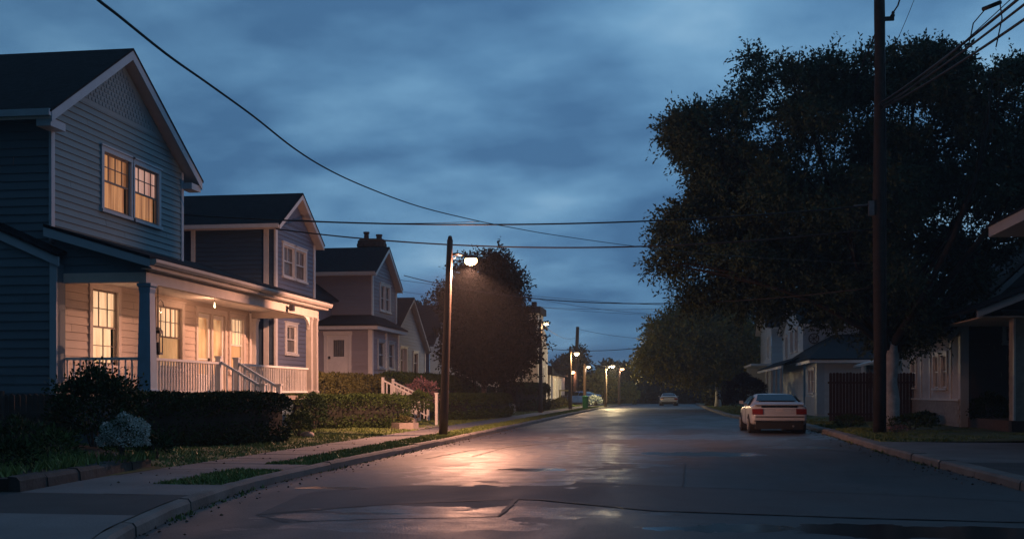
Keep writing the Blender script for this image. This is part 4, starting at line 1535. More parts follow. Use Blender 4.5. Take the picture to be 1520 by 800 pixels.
def house_seven():
    H = thing('cottage', 'low cream cottage with curved flat roof beyond the tall stucco house', 'house', (-14, 108, .25))
    X, Y0, Y1 = -11.0, 100.5, 115
    w = MB()
    ws = [(104.5, 106, .9, 2.7), (109.5, 111, .9, 2.7)]
    siding(w, 'y', X, 1, rect(Y0, Y1), .2, 3.2, [(q[0] - .01, q[1] + .01, q[2] - .01, q[3] + .01) for q in ws], .3, .012)
    siding(w, 'x', Y0, -1, rect(-20, X), .2, 3.2, (), .3, .012)
    obj('wall', w, M['siding_cream'], H)
    r = MB()
    pts = [(X + .3, y, 3.2 + .55 * max(0, 1 - (y - Y0) / 5) ** 2) for y in np.linspace(Y0 - .3, Y1 + .3, 14)]
    r.prism([(x, y, z) for x, y, z in pts] + [(X + .3, Y1 + .3, 3.02), (X + .3, Y0 - .3, 3.02)], (-9.3, 0, 0))
    obj('roof', r, M['roof'], H)
    for q in ws:
        simple_window(H, 'y', X, 1, q[0] + .1, q[1] - .1, q[2] + .1, q[3] - .1, 'trim', 'blind', 1, 1, .15)
    corner_board(H, [(X - .02, X + .07, Y0 - .05, Y0 + .35, .3, 3.02), (X - .02, X + .07, 107.6, 108.0, .3, 3.02)], M['trim'])
    return H


house_two()
house_three()
house_four()
house_five()
house_six()
house_seven()


# ---------------- right hand side
def right_house_near():
    H = thing('house', 'nearest dark house whose eave juts in above the driveway', 'house', (14, 26, .2))
    w = MB()
    siding(w, 'y', 9.85, -1, rect(20.5, 32), .2, 5.75, (), .19, .03)
    siding(w, 'x', 32, 1, rect(9.85, 20), .2, 5.75, (), .19, .03)
    siding(w, 'x', 20.5, -1, rect(9.85, 20), .2, 5.75, (), .19, .03)
    obj('wall', w, M['siding_dark'], H)
    s = MB().box(8.74, 10.0, 20, 32.35, 5.74, 5.80)
    s.box(8.70, 8.74, 20, 32.39, 5.74, 6.02)
    s.box(8.74, 20, 32.35, 32.39, 5.74, 6.02)
    obj('roof_trim', s, M['siding_light'], H)
    r = MB()
    slab(r, [(8.66, 19.9, 6.08), (8.66, 32.42, 6.08), (14.5, 32.42, 9.0), (14.5, 19.9, 9.0)], .06)
    slab(r, [(20.3, 19.9, 6.08), (20.3, 32.42, 6.08), (14.501, 32.42, 9.0), (14.501, 19.9, 9.0)], .06)
    obj('roof', r, M['roof'], H)
    return H


def right_house_one():
    H = thing('house', 'dark gabled house with block porch pillar beside the driveway', 'house', (13, 43, .2))
    Y0 = 42.0
    x0, xa, x1 = 10.35, 14.2, 18
    w = MB()
    wn = (11.75, 12.55, 3.15, 4.35)
    siding(w, 'x', Y0, -1, lambda z: (x0 + max(0, z - 4.0) / .95, x1 - max(0, z - 4.0) / .95), .2, 7.5, [(wn[0] - .01, wn[1] + .01, wn[2] - .01, wn[3] + .01)], .2, .03, (4.0,))
    obj('wall', w, M['siding_dark'], H)
    fw = [(44.0, 45.0, 1.55, 2.95), (45.3, 46.3, 1.55, 2.95), (49.4, 50.5, 1.6, 2.95)]
    w = MB()
    siding(w, 'y', x0, -1, rect(Y0, 52.4), 1.2, 4.0, [(q[0] - .01, q[1] + .01, q[2] - .01, q[3] + .01) for q in fw], .32, .012)
    w.box(x0 + .1, x1, 52.3, 52.4, .2, 4.0)
    obj('wall', w, M['stucco'], H)
    for q in fw:
        simple_window(H, 'y', x0, -1, q[0] + .08, q[1] - .08, q[2] + .08, q[3] - .08, 'trim', 'blind_pale', 1, 1, .1)
    b = MB()
    b.box(x0 - .05, x0 + .1, Y0 + .01, 52.39, .15, 1.13)
    for k in range(6):
        for q in range(25):
            yy = Y0 + .02 + q * .42 + (.2 if k % 2 else 0)
            if yy + .4 < 52.4:
                b.box(x0 - .075, x0 - .04, yy, yy + .405, .17 + k * .16, .17 + k * .16 + .148)
    obj('brick_course', b, M['block'], H)
    obj('ledge', MB().box(x0 - .12, x0 + .02, Y0 + .01, 52.39, 1.132, 1.2), M['trim'], H)
    corner_board(H, [(x0 - .045, x0 - .0, Y0 + .02, Y0 + .26, 1.21, 3.9), (x0 - .045, x0 - .0, 46.75, 46.95, 1.21, 3.9), (x0 - .045, x0 - .0, 43.4, 43.55, 1.21, 3.9), (x0 - .045, x0 - .0, 48.4, 48.55, 1.21, 3.9)], M['trim'])
    t = MB()
    sl = .95
    t.prism([(x0 - .55, Y0 - .38, 3.48), (xa, Y0 - .38, 7.66), (xa, Y0 - .38, 7.42), (x0 - .55, Y0 - .38, 3.24)], (0, .05, 0))
    t.prism([(x1 + .55, Y0 - .38, 3.48), (xa + .001, Y0 - .38, 7.66), (xa + .001, Y0 - .38, 7.42), (x1 + .55, Y0 - .38, 3.24)], (0, .05, 0))
    obj('bargeboard', t, M['siding_light'], H)
    r = MB()
    slab(r, [(x0 - .6, Y0 - .4, 3.56), (xa, Y0 - .4, 7.74), (xa, 52.8, 7.74), (x0 - .6, 52.8, 3.56)], .09)
    slab(r, [(x1 + .6, Y0 - .4, 3.56), (xa + .001, Y0 - .4, 7.74), (xa + .001, 52.8, 7.74), (x1 + .6, 52.8, 3.56)], .09)
    obj('roof', r, M['roof'], H)
    obj('corner_board', MB().box(x0 - .04, x0 + .24, Y0 - .05, Y0 - .0, .2, 3.9), M['siding_pale'], H)
    simple_window(H, 'x', Y0, -1, wn[0] + .1, wn[1] - .1, wn[2] + .1, wn[3] - .1, 'siding_light', 'blind', 1, 1, .1)
    # porch roof on a block pillar
    r = MB()
    slab(r, [(9.35, 36.1, 4.05), (9.35, 41.6, 4.05), (12.5, 41.6, 5.3), (12.5, 36.1, 5.3)], .07)
    slab(r, [(15.65, 36.1, 4.05), (15.65, 41.6, 4.05), (12.501, 41.6, 5.3), (12.501, 36.1, 5.3)], .07)
    obj('porch_roof', r, M['roof'], H)
    f = MB()
    f.prism([(9.37, 36.14, 3.98), (12.5, 36.14, 5.22), (12.5, 36.14, 5.0), (9.37, 36.14, 3.76)], (0, .05, 0))
    f.prism([(15.63, 36.14, 3.98), (12.501, 36.14, 5.22), (12.501, 36.14, 5.0), (15.63, 36.14, 3.76)], (0, .05, 0))
    obj('bargeboard', f, M['siding_light'], H)
    c = MB()
    c.box(9.6, 15.4, 36.4, 41.5, 3.78, 3.82)
    obj('porch_ceiling', c, M['siding_cream'], H)
    p = MB()
    for k in range(17):
        j = .006 * (k % 2)
        p.box(10.72 + j, 11.5 - j, 36.9 + j, 37.6 - j, .55 + k * .19, .55 + k * .19 + .183)
    p.box(10.74, 11.48, 36.92, 37.58, .5, 3.78)
    pi = obj('porch_pillar', p, M['block'], H)
    obj('plinth', MB().box(10.55, 15.0, 36.7, 41.9, .15, .55), M['brick'], H)
    obj('corner_board', MB().box(10.66, 10.715, 36.86, 37.0, .56, 3.78), M['trim'], H)
    return H


def right_house_three():
    H = thing('clapboard_house', 'pale blue two storey house with hipped lower roof and round wall ornament', 'house', (11, 67, .2), 'clapboard houses along the street')
    X = 7.56
    w = MB()
    # lower storey
    lw_ = (61.0, 63.6, 1.35, 2.75)
    siding(w, 'x', 60.0, -1, rect(X, 15), .2, 3.15, [(9.9, 10.9, 1.5, 3.0)], .16, .026)
    siding(w, 'y', X, -1, rect(60, 65.0), .2, 3.15, [(lw_[0] - .01, lw_[1] + .01, lw_[2] - .01, lw_[3] + .01)], .16, .026)
    siding(w, 'x', 66.0, -1, rect(X, 14), 3.0, 5.35, (), .16, .026)
    siding(w, 'y', X, -1, gable_outline(66, 78, 72, 7.35, 5.3, 5.3), .2, 7.35, [(69.0, 70.4, 3.9, 5.4), (71.6, 73, 3.9, 5.4), (75, 76.2, 3.7, 5.2)], .16, .026, (5.3,))
    siding(w, 'x', 78, 1, rect(X, 15), .2, 5.3, (), .16, .026)
    obj('wall', w, M['siding_pale'], H)
    gable_roof(H, X - .3, 15.3, 65.5, 72, 78.5, 5.45, 7.65, 5.45, M['trim'], .15)
    # hipped lower roof
    r = MB()
    e, zt = 3.2, 4.75
    r.prism([(X - .5, 59.5, e), (15.3, 59.5, e), (15.3, 65.9, zt + .2), (X + 1.6, 65.9, zt)], (0, 0, -.06))
    r.prism([(X - .5, 59.502, e - .001), (X + 1.6, 65.9, zt), (X - .02, 66.0, zt - .9), (X - .02, 72, 3.9 - .3), (X - .5, 72, e)], (0, 0, -.05))
    r.prism([(X - 1.3, 66, 3.05), (X - .02, 66, 3.6), (X - .02, 84, 3.6), (X - 1.3, 84, 3.05)], (0, 0, -.06))
    obj('porch_roof', r, M['roof'], H)
    f = MB()
    f.box(X - .46, 15.3, 59.54, 59.66, 2.98, 3.13)
    f.box(X - .46, X - .34, 59.66, 66, 2.98, 3.13)
    f.box(X - 1.28, X - 1.16, 66, 84, 2.84, 2.99)
    obj('fascia', f, M['trim'], H)
    for y in (67.5, 70.5, 73.5, 77):
        obj('porch_post', MB().box(X - 1.2, X - 1.08, y, y + .12, .2, 2.84), M['trim'], H)
    obj('porch_floor', MB().box(X - 1.3, X - .03, 66, 84, .18, .34), M['deck'], H)
    corner_board(H, [(X - .05, X + .35, 59.95, 60.0, .3, 2.98), (X - .05, X - .0, 60.0, 60.3, .3, 2.98), (X - .05, X + .3, 65.95, 66.0, 3.4, 5.2), (X - .05, X - .0, 66.0, 66.25, 3.4, 5.2)], M['trim_blue'])
    simple_window(H, 'y', X, -1, 61.1, 62.2, 1.45, 2.65, 'trim', 'blind', 1, 1, .1)
    simple_window(H, 'y', X, -1, 62.4, 63.5, 1.45, 2.65, 'trim', 'blind', 1, 1, .1)
    simple_window(H, 'x', 60.0, -1, 10.0, 10.8, 1.6, 2.9, 'trim', 'blind', 1, 1, .1)
    for a, b, c, d in ((69.1, 70.3, 4.0, 5.3), (71.7, 72.9, 4.0, 5.3), (75.1, 76.1, 3.8, 5.1)):
        simple_window(H, 'y', X, -1, a, b, c, d, 'trim', 'blind', 1, 1, .1)
    # apron with brick skirting under the front windows
    obj('brick_course', MB().box(X - .06, X - .01, 60.32, 64.9, .2, 1.2), M['stucco'], H)
    # round ornament: ring with spokes
    o = MB()
    ring = [(8.12 + .28 * math.cos(a), 65.94, 4.55 + .28 * math.sin(a)) for a in np.linspace(0, 2 * PI, 21)]
    o.tube(ring, .03, 6, False)
    for k in range(4):
        a = k * PI / 4
        o.bar((8.12 - .27 * math.cos(a), 65.945, 4.55 - .27 * math.sin(a)), (8.12 + .27 * math.cos(a), 65.945, 4.55 + .27 * math.sin(a)), .03, .03)
    obj('wall_ornament', o, M['metal'], H)
    # gate canopy against the side wall
    cn = MB()
    cn.prism([(9.35, 57.4, 2.85), (11.6, 57.4, 3.45), (11.6, 57.4, 3.33), (9.35, 57.4, 2.73)], (0, 2.5, 0))
    cn.box(9.4, 9.5, 57.45, 57.55, .2, 2.75)
    obj('canopy', cn, M['trim'], H)
    return H


def right_house_four():
    H = thing('clapboard_house', 'farther pale blue gabled house with a balcony roof beyond the wine red bush', 'house', (11, 88, .2), 'clapboard houses along the street')
    X = 7.3
    w = MB()
    siding(w, 'x', 84.0, -1, rect(X, 14), .2, 6.4, (), .18, .026)
    siding(w, 'y', X, -1, gable_outline(84, 94, 89, 9.3, 6.4, 6.4), .2, 9.3, [(86, 87.2, 4, 5.6)], .18, .026, (6.4,))
    obj('wall', w, M['siding_pale'], H)
    gable_roof(H, X - .4, 14.3, 83.4, 89, 94.6, 6.3, 9.6, 6.3, M['trim'], .15)
    simple_window(H, 'y', X, -1, 86.1, 87.1, 4.1, 5.5, 'trim', 'blind', 1, 1, .1)
    obj('fascia', MB().box(X - 1.5, X - .03, 83.5, 92, 3.4, 3.55), M['trim'], H)
    obj('side_wall', MB().box(X - 1.4, X - .04, 90, 90.2, .2, 3.39), M['siding_pale'], H)
    return H


right_house_near()
right_house_one()
right_house_three()
right_house_four()


# ------------------------------------------------------------------ fences, edging, path
def board_fence(label, p, q, z0, z1, m, bw=.14, group=None, name='board_fence', rail=True):
    p, q = Vector((p[0], p[1], 0)), Vector((q[0], q[1], 0))
    o = thing(name, label, 'fence', (p.x, p.y, z0), group)
    d = (q - p).normalized()
    nn = Vector((-d.y, d.x, 0))
    ln = (q - p).length
    b = MB()
    n = int(ln / bw)
    r = random.Random(int(ln * 100))
    for i in range(n):
        a = p + d * (i * bw + .006)
        e = p + d * ((i + 1) * bw - .006)
        zz = z1 + r.uniform(-.03, .02)
        off = nn * r.uniform(-.006, .006)
        b.prism([a + off + Vector((0, 0, z0)), e + off + Vector((0, 0, z0)), e + off + Vector((0, 0, zz - .04)), (a + e) / 2 + off + Vector((0, 0, zz)), a + off + Vector((0, 0, zz - .04))], nn * .022)
    obj('board_panel', b, m, o)
    for k in range(int(ln / 2.2) + 1):
        c = p + d * min(ln - .05, k * 2.2) - nn * .07
        obj('post', MB().box(c.x - .06, c.x + .06, c.y - .06, c.y + .06, z0 - .1, z1 + .06), m, o)
    if rail:
        rl = MB()
        for z in (z0 + .35, z1 - .45):
            rl.bar(p - nn * .02 + Vector((0, 0, z)), q - nn * .02 + Vector((0, 0, z)), .035, .09)
        obj('rail', rl, m, o)
    return o


board_fence('red brown board fence standing behind the big tree trunk', (11.0, 50.0), (6.75, 50.0), .15, 2.32, M['wood_red'])
board_fence('weathered low board fence in front of the blue house wall', (-14.5, 22.5), (-12.75, 22.5), .3, 1.42, M['wood_dark'])
# yellow painted frame gate by the cottage
o = thing('gate', 'pale yellow wooden gate frame in front of the cream cottage', 'gate', (-9.4, 97, .2))
g = MB()
g.box(-9.75, -9.62, 96.9, 97.03, .2, 1.55)
g.box(-8.85, -8.72, 96.9, 97.03, .2, 1.55)
g.box(-9.79, -8.68, 96.88, 97.05, 1.552, 1.66)
obj('gate_frame', g, mat('faded yellow paint', (.40, .36, .18), .6, .1), o)
g = MB()
for k in range(5):
    g.box(-9.60 + k * .15, -9.49 + k * .15, 96.95, 96.98, .3, 1.2)
g.box(-9.6, -8.87, 96.985, 97.01, .5, .6)
g.box(-9.6, -8.87, 96.985, 97.01, .95, 1.05)
obj('gate_leaf', g, M['wood_dark'], o)

# low dark edging wall of the garden bed, laid in long weathered blocks
m = MB()
r = random.Random(51)
y = 13.45
while y < 18.15:
    e = min(18.2, y + r.uniform(.7, 1.1))
    fx = lambda q: -8.50 - .55 * (q - 13.45) / 4.75
    h, o1 = .34 + r.uniform(-.03, .03), r.uniform(-.02, .02)
    a, b = y + .006, e - .006
    prof = lambda q: [(fx(q) + .10 + o1, q, .10), (fx(q) + .085 + o1, q, h - .05), (fx(q) + .04 + o1, q, h), (fx(q) - .10, q, h + .01), (fx(q) - .12, q, .10)]
    i0 = len(m.v)
    m.v += prof(a) + prof(b)
    for k in range(5):
        k2 = (k + 1) % 5
        m.f.append([i0 + k, i0 + k2, i0 + 5 + k2, i0 + 5 + k])
    m.f += [[i0 + k for k in range(5)], [i0 + 5 + k for k in reversed(range(5))]]
    y = e
tag(obj('garden_edging', m, M['stone'], None, False, (-8.75, 15.8, .15)), 'low dark block edging between the wild garden bed and the pavement', 'edging wall')
bed = MB()
bed.face([(-8.58, 13.45, .32), (-9.12, 18.2, .32), (-11.5, 20.5, .42), (-16, 20.5, .44), (-16, 13.45, .42)])
bed.face([(-8.58, 13.45, .32), (-16, 13.45, .42), (-16, 13.45, .1), (-8.58, 13.45, .1)])
bed.face([(-8.58, 13.45, .1), (-9.12, 18.2, .1), (-9.12, 18.2, .32), (-8.58, 13.45, .32)])
bed.face([(-9.12, 18.2, .1), (-11.5, 20.5, .1), (-11.5, 20.5, .42), (-9.12, 18.2, .32)])
struct('soil', bed, M['soil'])

# path and stair railing between the houses two and three
struct('path', MB().face([(-8.64, 37.6, .168), (-8.64, 41.6, .168), (-12.6, 43.6, .292), (-12.6, 41.8, .292), (-10.8, 39.6, .272)]), M['stone_pale'])
st = thing('stone_steps', 'pale stone steps rising behind the small round shrubs', 'steps', (-10.8, 43, .25))
m = MB()
for k in range(5):
    m.box(-10.2 - .34 * (k + 1), -10.2 - .34 * k, 42.4, 44.0, .2, .42 + .17 * k)
m.box(-13.2, -11.902, 42.4, 44.0, .2, 1.25)
obj('tread', m, M['stone_pale'], st)


def stair_rail(label, y, x0, z0, x1, z1):
    o = thing('stair_railing', label, 'railing', (x0, y, z0 - .9), 'white stair railings')
    t = MB()
    t.bar((x0, y, z0), (x1, y, z1), .07, .06)
    t.bar((x0, y, z0 - .72), (x1, y, z1 - .72), .05, .05)
    obj('handrail', t, M['trim'], o)
    n = 9
    for i in range(n + 1):
        k = i / n
        x, z = x0 + (x1 - x0) * k, z0 + (z1 - z0) * k
        r = .022 if i not in (0, n) else .05
        nm = 'baluster' if i not in (0, n) else 'newel_post'
        obj(nm, MB().box(x - r, x + r, y - r, y + r, z - .88, z + (.12 if r > .03 else -.02)), M['trim'], o)
    return o


stair_rail('nearer white stair railing sloping down behind the clipped hedge', 42.4, -11.2, 1.92, -9.75, 1.22)
stair_rail('farther white stair railing sloping down beside pink flowers', 44.0, -11.2, 1.88, -9.75, 1.20)
o = thing('marker_post', 'short white post at the end of the garden path', 'post', (-8.95, 41.9, .2))
obj('post', MB().box(-9.0, -8.9, 41.85, 41.95, .18, 1.38), M['trim'], o)
obj('post_cap', MB().box(-9.02, -8.88, 41.83, 41.97, 1.382, 1.43), M['trim'], o)
# low curved wall of the path bed
m = MB()
arc = [(-10.35, 38.4), (-9.75, 37.6), (-9.2, 37.2), (-8.85, 37.35), (-8.8, 37.8)]
for i, (x, y) in enumerate(arc):
    d = Vector((arc[min(i + 1, 4)][0] - arc[max(i - 1, 0)][0], arc[min(i + 1, 4)][1] - arc[max(i - 1, 0)][1], 0)).normalized()
    nn = Vector((-d.y, d.x, 0)) * .09
    for sx, z in ((1, .14), (1, .40), (-1, .40), (-1, .14)):
        m.v.append((x + nn.x * sx, y + nn.y * sx, z))
for i in range(4):
    for k in range(4):
        a, b = i * 4 + k, i * 4 + (k + 1) % 4
        m.f.append([a, b, b + 4, a + 4])
m.f += [[0, 1, 2, 3], [19, 18, 17, 16]]
tag(obj('low_wall', m, M['stone_pale'], None, False, (-9.4, 37.6, .15)), 'low curved stone border round a little flower bed by the pavement', 'border wall')


def boulder(label, c, rx, ry, rz, m, seed):
    r = random.Random(seed)
    b = MB()
    n1, n2 = 10, 6
    for i in range(n2 + 1):
        ph = -PI / 2 + PI * i / n2
        for j in range(n1):
            th = 2 * PI * j / n1
            q = 1 + .10 * math.sin(th * 2 + seed) + r.uniform(-.04, .04)
            b.v.append((c[0] + rx * q * math.cos(th) * max(.001, math.cos(ph)), c[1] + ry * q * math.sin(th) * max(.001, math.cos(ph)), c[2] + rz * math.sin(ph)))
    for i in range(n2):
        for j in range(n1):
            a, d = i * n1 + j, i * n1 + (j + 1) % n1
            b.f.append([a, d, d + n1, a + n1])
    return tag(obj('rock', b, m, None, True, (c[0], c[1], c[2] - rz)), label, 'rock')


boulder('flat pale rock at the tip of the clipped hedge', (-9.95, 38.05, .42), .55, .3, .13, M['stone_pale'], 1)
boulder('rounded pale rock beside the garden steps', (-9.9, 40.6, .34), .42, .35, .24, M['stone_pale'], 2)
boulder('small pale rock lying at the foot of the little round bush', (-9.9, 29.4, .28), .2, .14, .1, M['stone_pale'], 3)


# ------------------------------------------------------------------ trees and shrubs
def inside(poly, x, y):
    c = False
    for (x0, y0), (x1, y1) in zip(poly, poly[1:] + poly[:1]):
        if (y0 > y) != (y1 > y) and x < (x1 - x0) * (y - y0) / (y1 - y0) + x0:
            c = not c
    return c


def edge_dist(poly, x, y):
    d = 1e9
    for (x0, y0), (x1, y1) in zip(poly, poly[1:] + poly[:1]):
        l2 = (x1 - x0) ** 2 + (y1 - y0) ** 2
        k = max(0, min(1, ((x - x0) * (x1 - x0) + (y - y0) * (y1 - y0)) / l2))
        d = min(d, math.hypot(x - x0 - k * (x1 - x0), y - y0 - k * (y1 - y0)))
    return d


def crown_clumps(poly, yc, depth, n, rmin, rmax, seed, fl=0.75):
    """clumps that fill a crown volume: its outline as given, its depth rounded"""
    r = random.Random(seed)
    xs, ys = [p[0] for p in poly], [p[1] for p in poly]
    maxd = max(edge_dist(poly, r.uniform(min(xs), max(xs)), r.uniform(min(ys), max(ys))) for _ in range(60)) + 1
    m = yc / F_PX
    maxd = 0.5 * min(max(xs) - min(xs), max(ys) - min(ys))
    out, tries = [], 0
    while len(out) < n and tries < 20000:
        tries += 1
        x, y = r.uniform(min(xs), max(xs)), r.uniform(min(ys), max(ys))
        if not inside(poly, x, y):
            continue
        d = edge_dist(poly, x, y)
        rad = r.uniform(rmin, rmax)
        if d * m < rad * 0.62:
            rad = d * m / 0.62
            if rad < rmin * 0.55:
                continue
        half = depth * math.sqrt(max(0.05, 1 - (1 - min(1, d / maxd)) ** 2))
        Y = yc + r.uniform(-half, half)
        p = ray_at(x, y, Y)
        if any((Vector(q[0]) - p).length < 0.55 * (rad + q[1]) * 0.8 for q in out) and r.random() < 0.85:
            continue
        out.append((tuple(p), rad, fl))
    return out


def fringe(poly, yc, depth, n, rmin, rmax, seed, reach=14, fl=.5):
    """small sprays standing out of the crown outline, in short runs so that the edge is ragged"""
    r = random.Random(seed)
    cx, cy = sum(p[0] for p in poly) / len(poly), sum(p[1] for p in poly) / len(poly)
    out = []
    for _ in range(n):
        i = r.randrange(len(poly))
        a, b = poly[i], poly[(i + 1) % len(poly)]
        k = r.random()
        x, y = a[0] + (b[0] - a[0]) * k, a[1] + (b[1] - a[1]) * k
        dx, dy = x - cx, (y - cy) * .8
        ln = math.hypot(dx, dy) + 1e-6
        Y = yc + r.uniform(-depth, depth)
        far = r.uniform(.3, 1.0) * reach
        for j in range(r.choice((1, 2, 2, 3))):
            q = far * (j + 1) / 2.2 - reach * .35
            p = ray_at(x + dx / ln * q + r.uniform(-4, 4), y + dy / ln * q + r.uniform(-4, 4), Y + r.uniform(-.3, .3))
            out.append((tuple(p), r.uniform(rmin, rmax) * (1 - .16 * j), fl))
    return out


def thin(cl, gaps):
    """openings in the crown where sky shows through"""
    out = []
    for c in cl:
        p = Vector(c[0])
        q = cam.rotation_euler.to_matrix().inverted() @ (p - Vector((0, 0, CAM_H)))
        x, y = 760 + F_PX * q.x / -q.z, 582 - F_PX * q.y / -q.z
        rp = c[1] * F_PX / -q.z
        if all(math.hypot((x - gx) / gr, (y - gy) / (gr * .7)) > .82 + .42 * rp / gr for gx, gy, gr in gaps):
            out.append(c)
    return out


big = [(962, 372), (1000, 318), (1045, 300), (1050, 262), (1030, 225), (1004, 190), (1030, 172), (1075, 165), (1118, 140), (1122, 92), (1160, 92), (1185, 112), (1235, 92), (1300, 86), (1345, 88), (1372, 72), (1408, 82), (1428, 112), (1468, 116), (1520, 96), (1600, 105), (1640, 220), (1600, 330), (1500, 372), (1465, 415), (1440, 462), (1400, 500), (1330, 522), (1255, 508), (1215, 478), (1140, 472), (1060, 462), (990, 445), (975, 405)]
cl = crown_clumps(big, 41.5, 3.6, 420, 0.35, 1.0, 11, 0.36)
cl = thin(cl, [(1142, 195, 20), (1168, 205, 14), (1237, 218, 20), (1225, 235, 12), (1273, 172, 13), (1359, 160, 20), (1340, 150, 10), (1482, 172, 22), (1436, 229, 14), (1395, 190, 14), (1290, 225, 9), (1345, 225, 9), (1110, 185, 12), (1500, 140, 18), (1030, 250, 12), (1440, 330, 14), (1030, 395, 10)])
cl += fringe(big[:22], 41.5, 2.6, 130, .18, .42, 15, 32, .36)
cl = [c for c in cl if c[0][1] - c[1] * .8 > 36.7]
tree('broad_tree', 'huge dark broad crowned tree with pale trunk behind the nearest utility pole', 'tree', (7.42, 39.6, .17), 3.0, .34, cl, M['leaf_big'], M['bark_pale'], np.random.default_rng(3), random.Random(3), 38, 9, .62, .15, .07, .22, True, None, (.1, .6))

lt = [(660, 445), (672, 430), (690, 424), (692, 400), (708, 390), (736, 386), (744, 400), (760, 414), (754, 434), (770, 455), (774, 475), (782, 505), (778, 532), (762, 548), (730, 558), (698, 552), (674, 535), (662, 508), (668, 470)]
cl = crown_clumps(lt, 58, 2.2, 110, .35, .8, 12, .6)
cl += fringe(lt, 58, 1.6, 80, .2, .42, 16, 24, .5)
tree('street_tree', 'dark rounded tree right behind the lit street lamp', 'tree', (-9.75, 57.5, .2), 1.9, .17, cl, M['leaf_warm'], M['bark_mid'], np.random.default_rng(4), random.Random(4), 34, 8, .6, .18, .09, .3)

t2 = [(958, 538), (966, 492), (1000, 466), (1045, 452), (1092, 468), (1126, 500), (1130, 540), (1104, 548), (1062, 548), (1030, 552), (992, 546), (966, 540)]
cl = crown_clumps(t2, 98, 3.5, 90, .6, 1.35, 13, .55)
cl += fringe(t2, 98, 2.5, 30, .4, .7, 17, 8, .7)
tree('street_tree', 'yellow green lamp lit tree overhanging the far right of the road', 'tree', (4.05, 100, .15), 3.2, .26, cl, M['leaf_street'], M['bark_pale'], np.random.default_rng(5), random.Random(5), 28, 8, 1.1, .28, .14, .3)

bt = [(612, 470), (618, 442), (630, 438), (640, 462), (650, 480), (652, 510), (628, 520), (612, 500)]
cl = crown_clumps(bt, 79, 1.5, 16, .5, .9, 14, .9)
tree('backyard_tree', 'small dark tree rising behind the low pale house', 'tree', (-18.2, 79, .25), 3.5, .14, cl, M['leaf_far'], M['bark'], np.random.default_rng(6), random.Random(6), 28, 7, .5, .22, .12)


def far_tree(label, px, y, wpx, top, bottom, seed, leaf='leaf_far', name='far_tree', depth=2.2):
    r = random.Random(seed)
    h = bottom - top
    poly = []
    for k in range(12):
        a = 2 * PI * k / 12
        q = r.uniform(.82, 1.08)
        poly.append((px + math.cos(a) * wpx / 2 * q, (top + bottom) / 2 - math.sin(a) * h / 2 * q))
    m = y / F_PX
    rr = max(.5, min(wpx, h) * m * .2)
    cl = crown_clumps(poly, y, depth, max(8, int(wpx * h * m * m / (rr * rr * 1.1))), rr * .8, rr * 1.25, seed, .85)
    b = ray_at(px, 600, y)
    zb = ray_at(px, bottom, y).z
    return tree(name, label, 'tree', (b.x, y, .1), max(.8, zb - .1 + .4), .16, cl, M[leaf], M['bark'], np.random.default_rng(seed), random.Random(seed), 17, 6, .8, .003 * y, .0016 * y, .25, True, 'trees at the far end of the street')


far_tree('dark tree rising over the cream cottage roof', 842, 132, 46, 528, 566, 31)
far_tree('narrow dark brown cypress behind the orange lit poles', 860, 128, 24, 512, 592, 32, 'leaf_warm', 'far_cypress', 1.2)
far_tree('low bronze tree behind the blue parked car', 893, 128, 42, 553, 592, 33, 'leaf_street')
far_tree('small bronze tree between the last two lamp posts', 932, 134, 24, 572, 596, 34, 'leaf_street')
far_tree('wide dark tree standing over the farthest lamps', 912, 158, 52, 538, 580, 35)
far_tree('dark tree just left of the gap at the end of the street', 938, 165, 34, 556, 592, 36)
far_tree('dark tree at the end of the street right of the gap', 978, 160, 44, 553, 590, 37)
far_tree('dark tree tucked under the yellow green crown', 1020, 150, 48, 548, 588, 38)
far_tree('dark tree behind the flat roofed stucco house', 826, 140, 50, 545, 590, 39)
o = leafy_mass('treeline', None, None, [(-75, 152), (-30, 149), (12, 150), (60, 153)], 5, .0, 3.4, M['leaf_far'], 26, .5, .28, np.random.default_rng(40), .25, None, 2.4)
o['kind'] = 'stuff'

rgH = np.random.default_rng(60)
HG = 'clipped hedges in the front gardens'
leafy_mass('clipped_hedge', 'long dark clipped hedge in front of the lit porch', 'hedge', [(-11.25, 22.6), (-10.5, 24.6), (-9.95, 26.1)], 1.3, .2, 1.43, M['leaf_dark'], 950, .075, .045, rgH, .085, HG, 4)
leafy_mass('clipped_hedge', 'second clipped hedge, between the porch steps and the garden path', 'hedge', [(-11.9, 34.6), (-10.6, 36.6), (-9.95, 37.9)], 1.35, .2, 1.36, M['leaf_hedge'], 620, .085, .05, rgH, .06, HG, 4)
leafy_mass('loose_hedge', 'loose tall yellow green hedge below the slate blue house', 'hedge', [(-12.4, 36.7), (-12.4, 41.0), (-12.3, 45.2)], 1.5, .2, 2.1, M['leaf_bright'], 420, .11, .05, rgH, .16, None, 2.6)
leafy_mass('clipped_hedge', 'hedge under the windows of the pale low house', 'hedge', [(-12.0, 47.0), (-11.9, 52), (-11.6, 57)], 1.3, .2, 2.3, M['leaf_hedge'], 320, .11, .06, rgH, .06, HG, 4)
leafy_mass('clipped_hedge', 'clipped hedge between the lamp pole and the street tree trunk', 'hedge', [(-10.6, 47.5), (-9.7, 49.5), (-9.35, 52.4)], 1.2, .15, 1.36, M['leaf_hedge'], 460, .10, .055, rgH, .06, HG, 4)
leafy_mass('clipped_hedge', 'clipped hedge past the street tree trunk with white blossom at its end', 'hedge', [(-9.35, 54.0), (-9.05, 56.0), (-8.95, 58.6)], 1.1, .15, 1.36, M['leaf_hedge'], 420, .10, .055, rgH, .06, HG, 4)
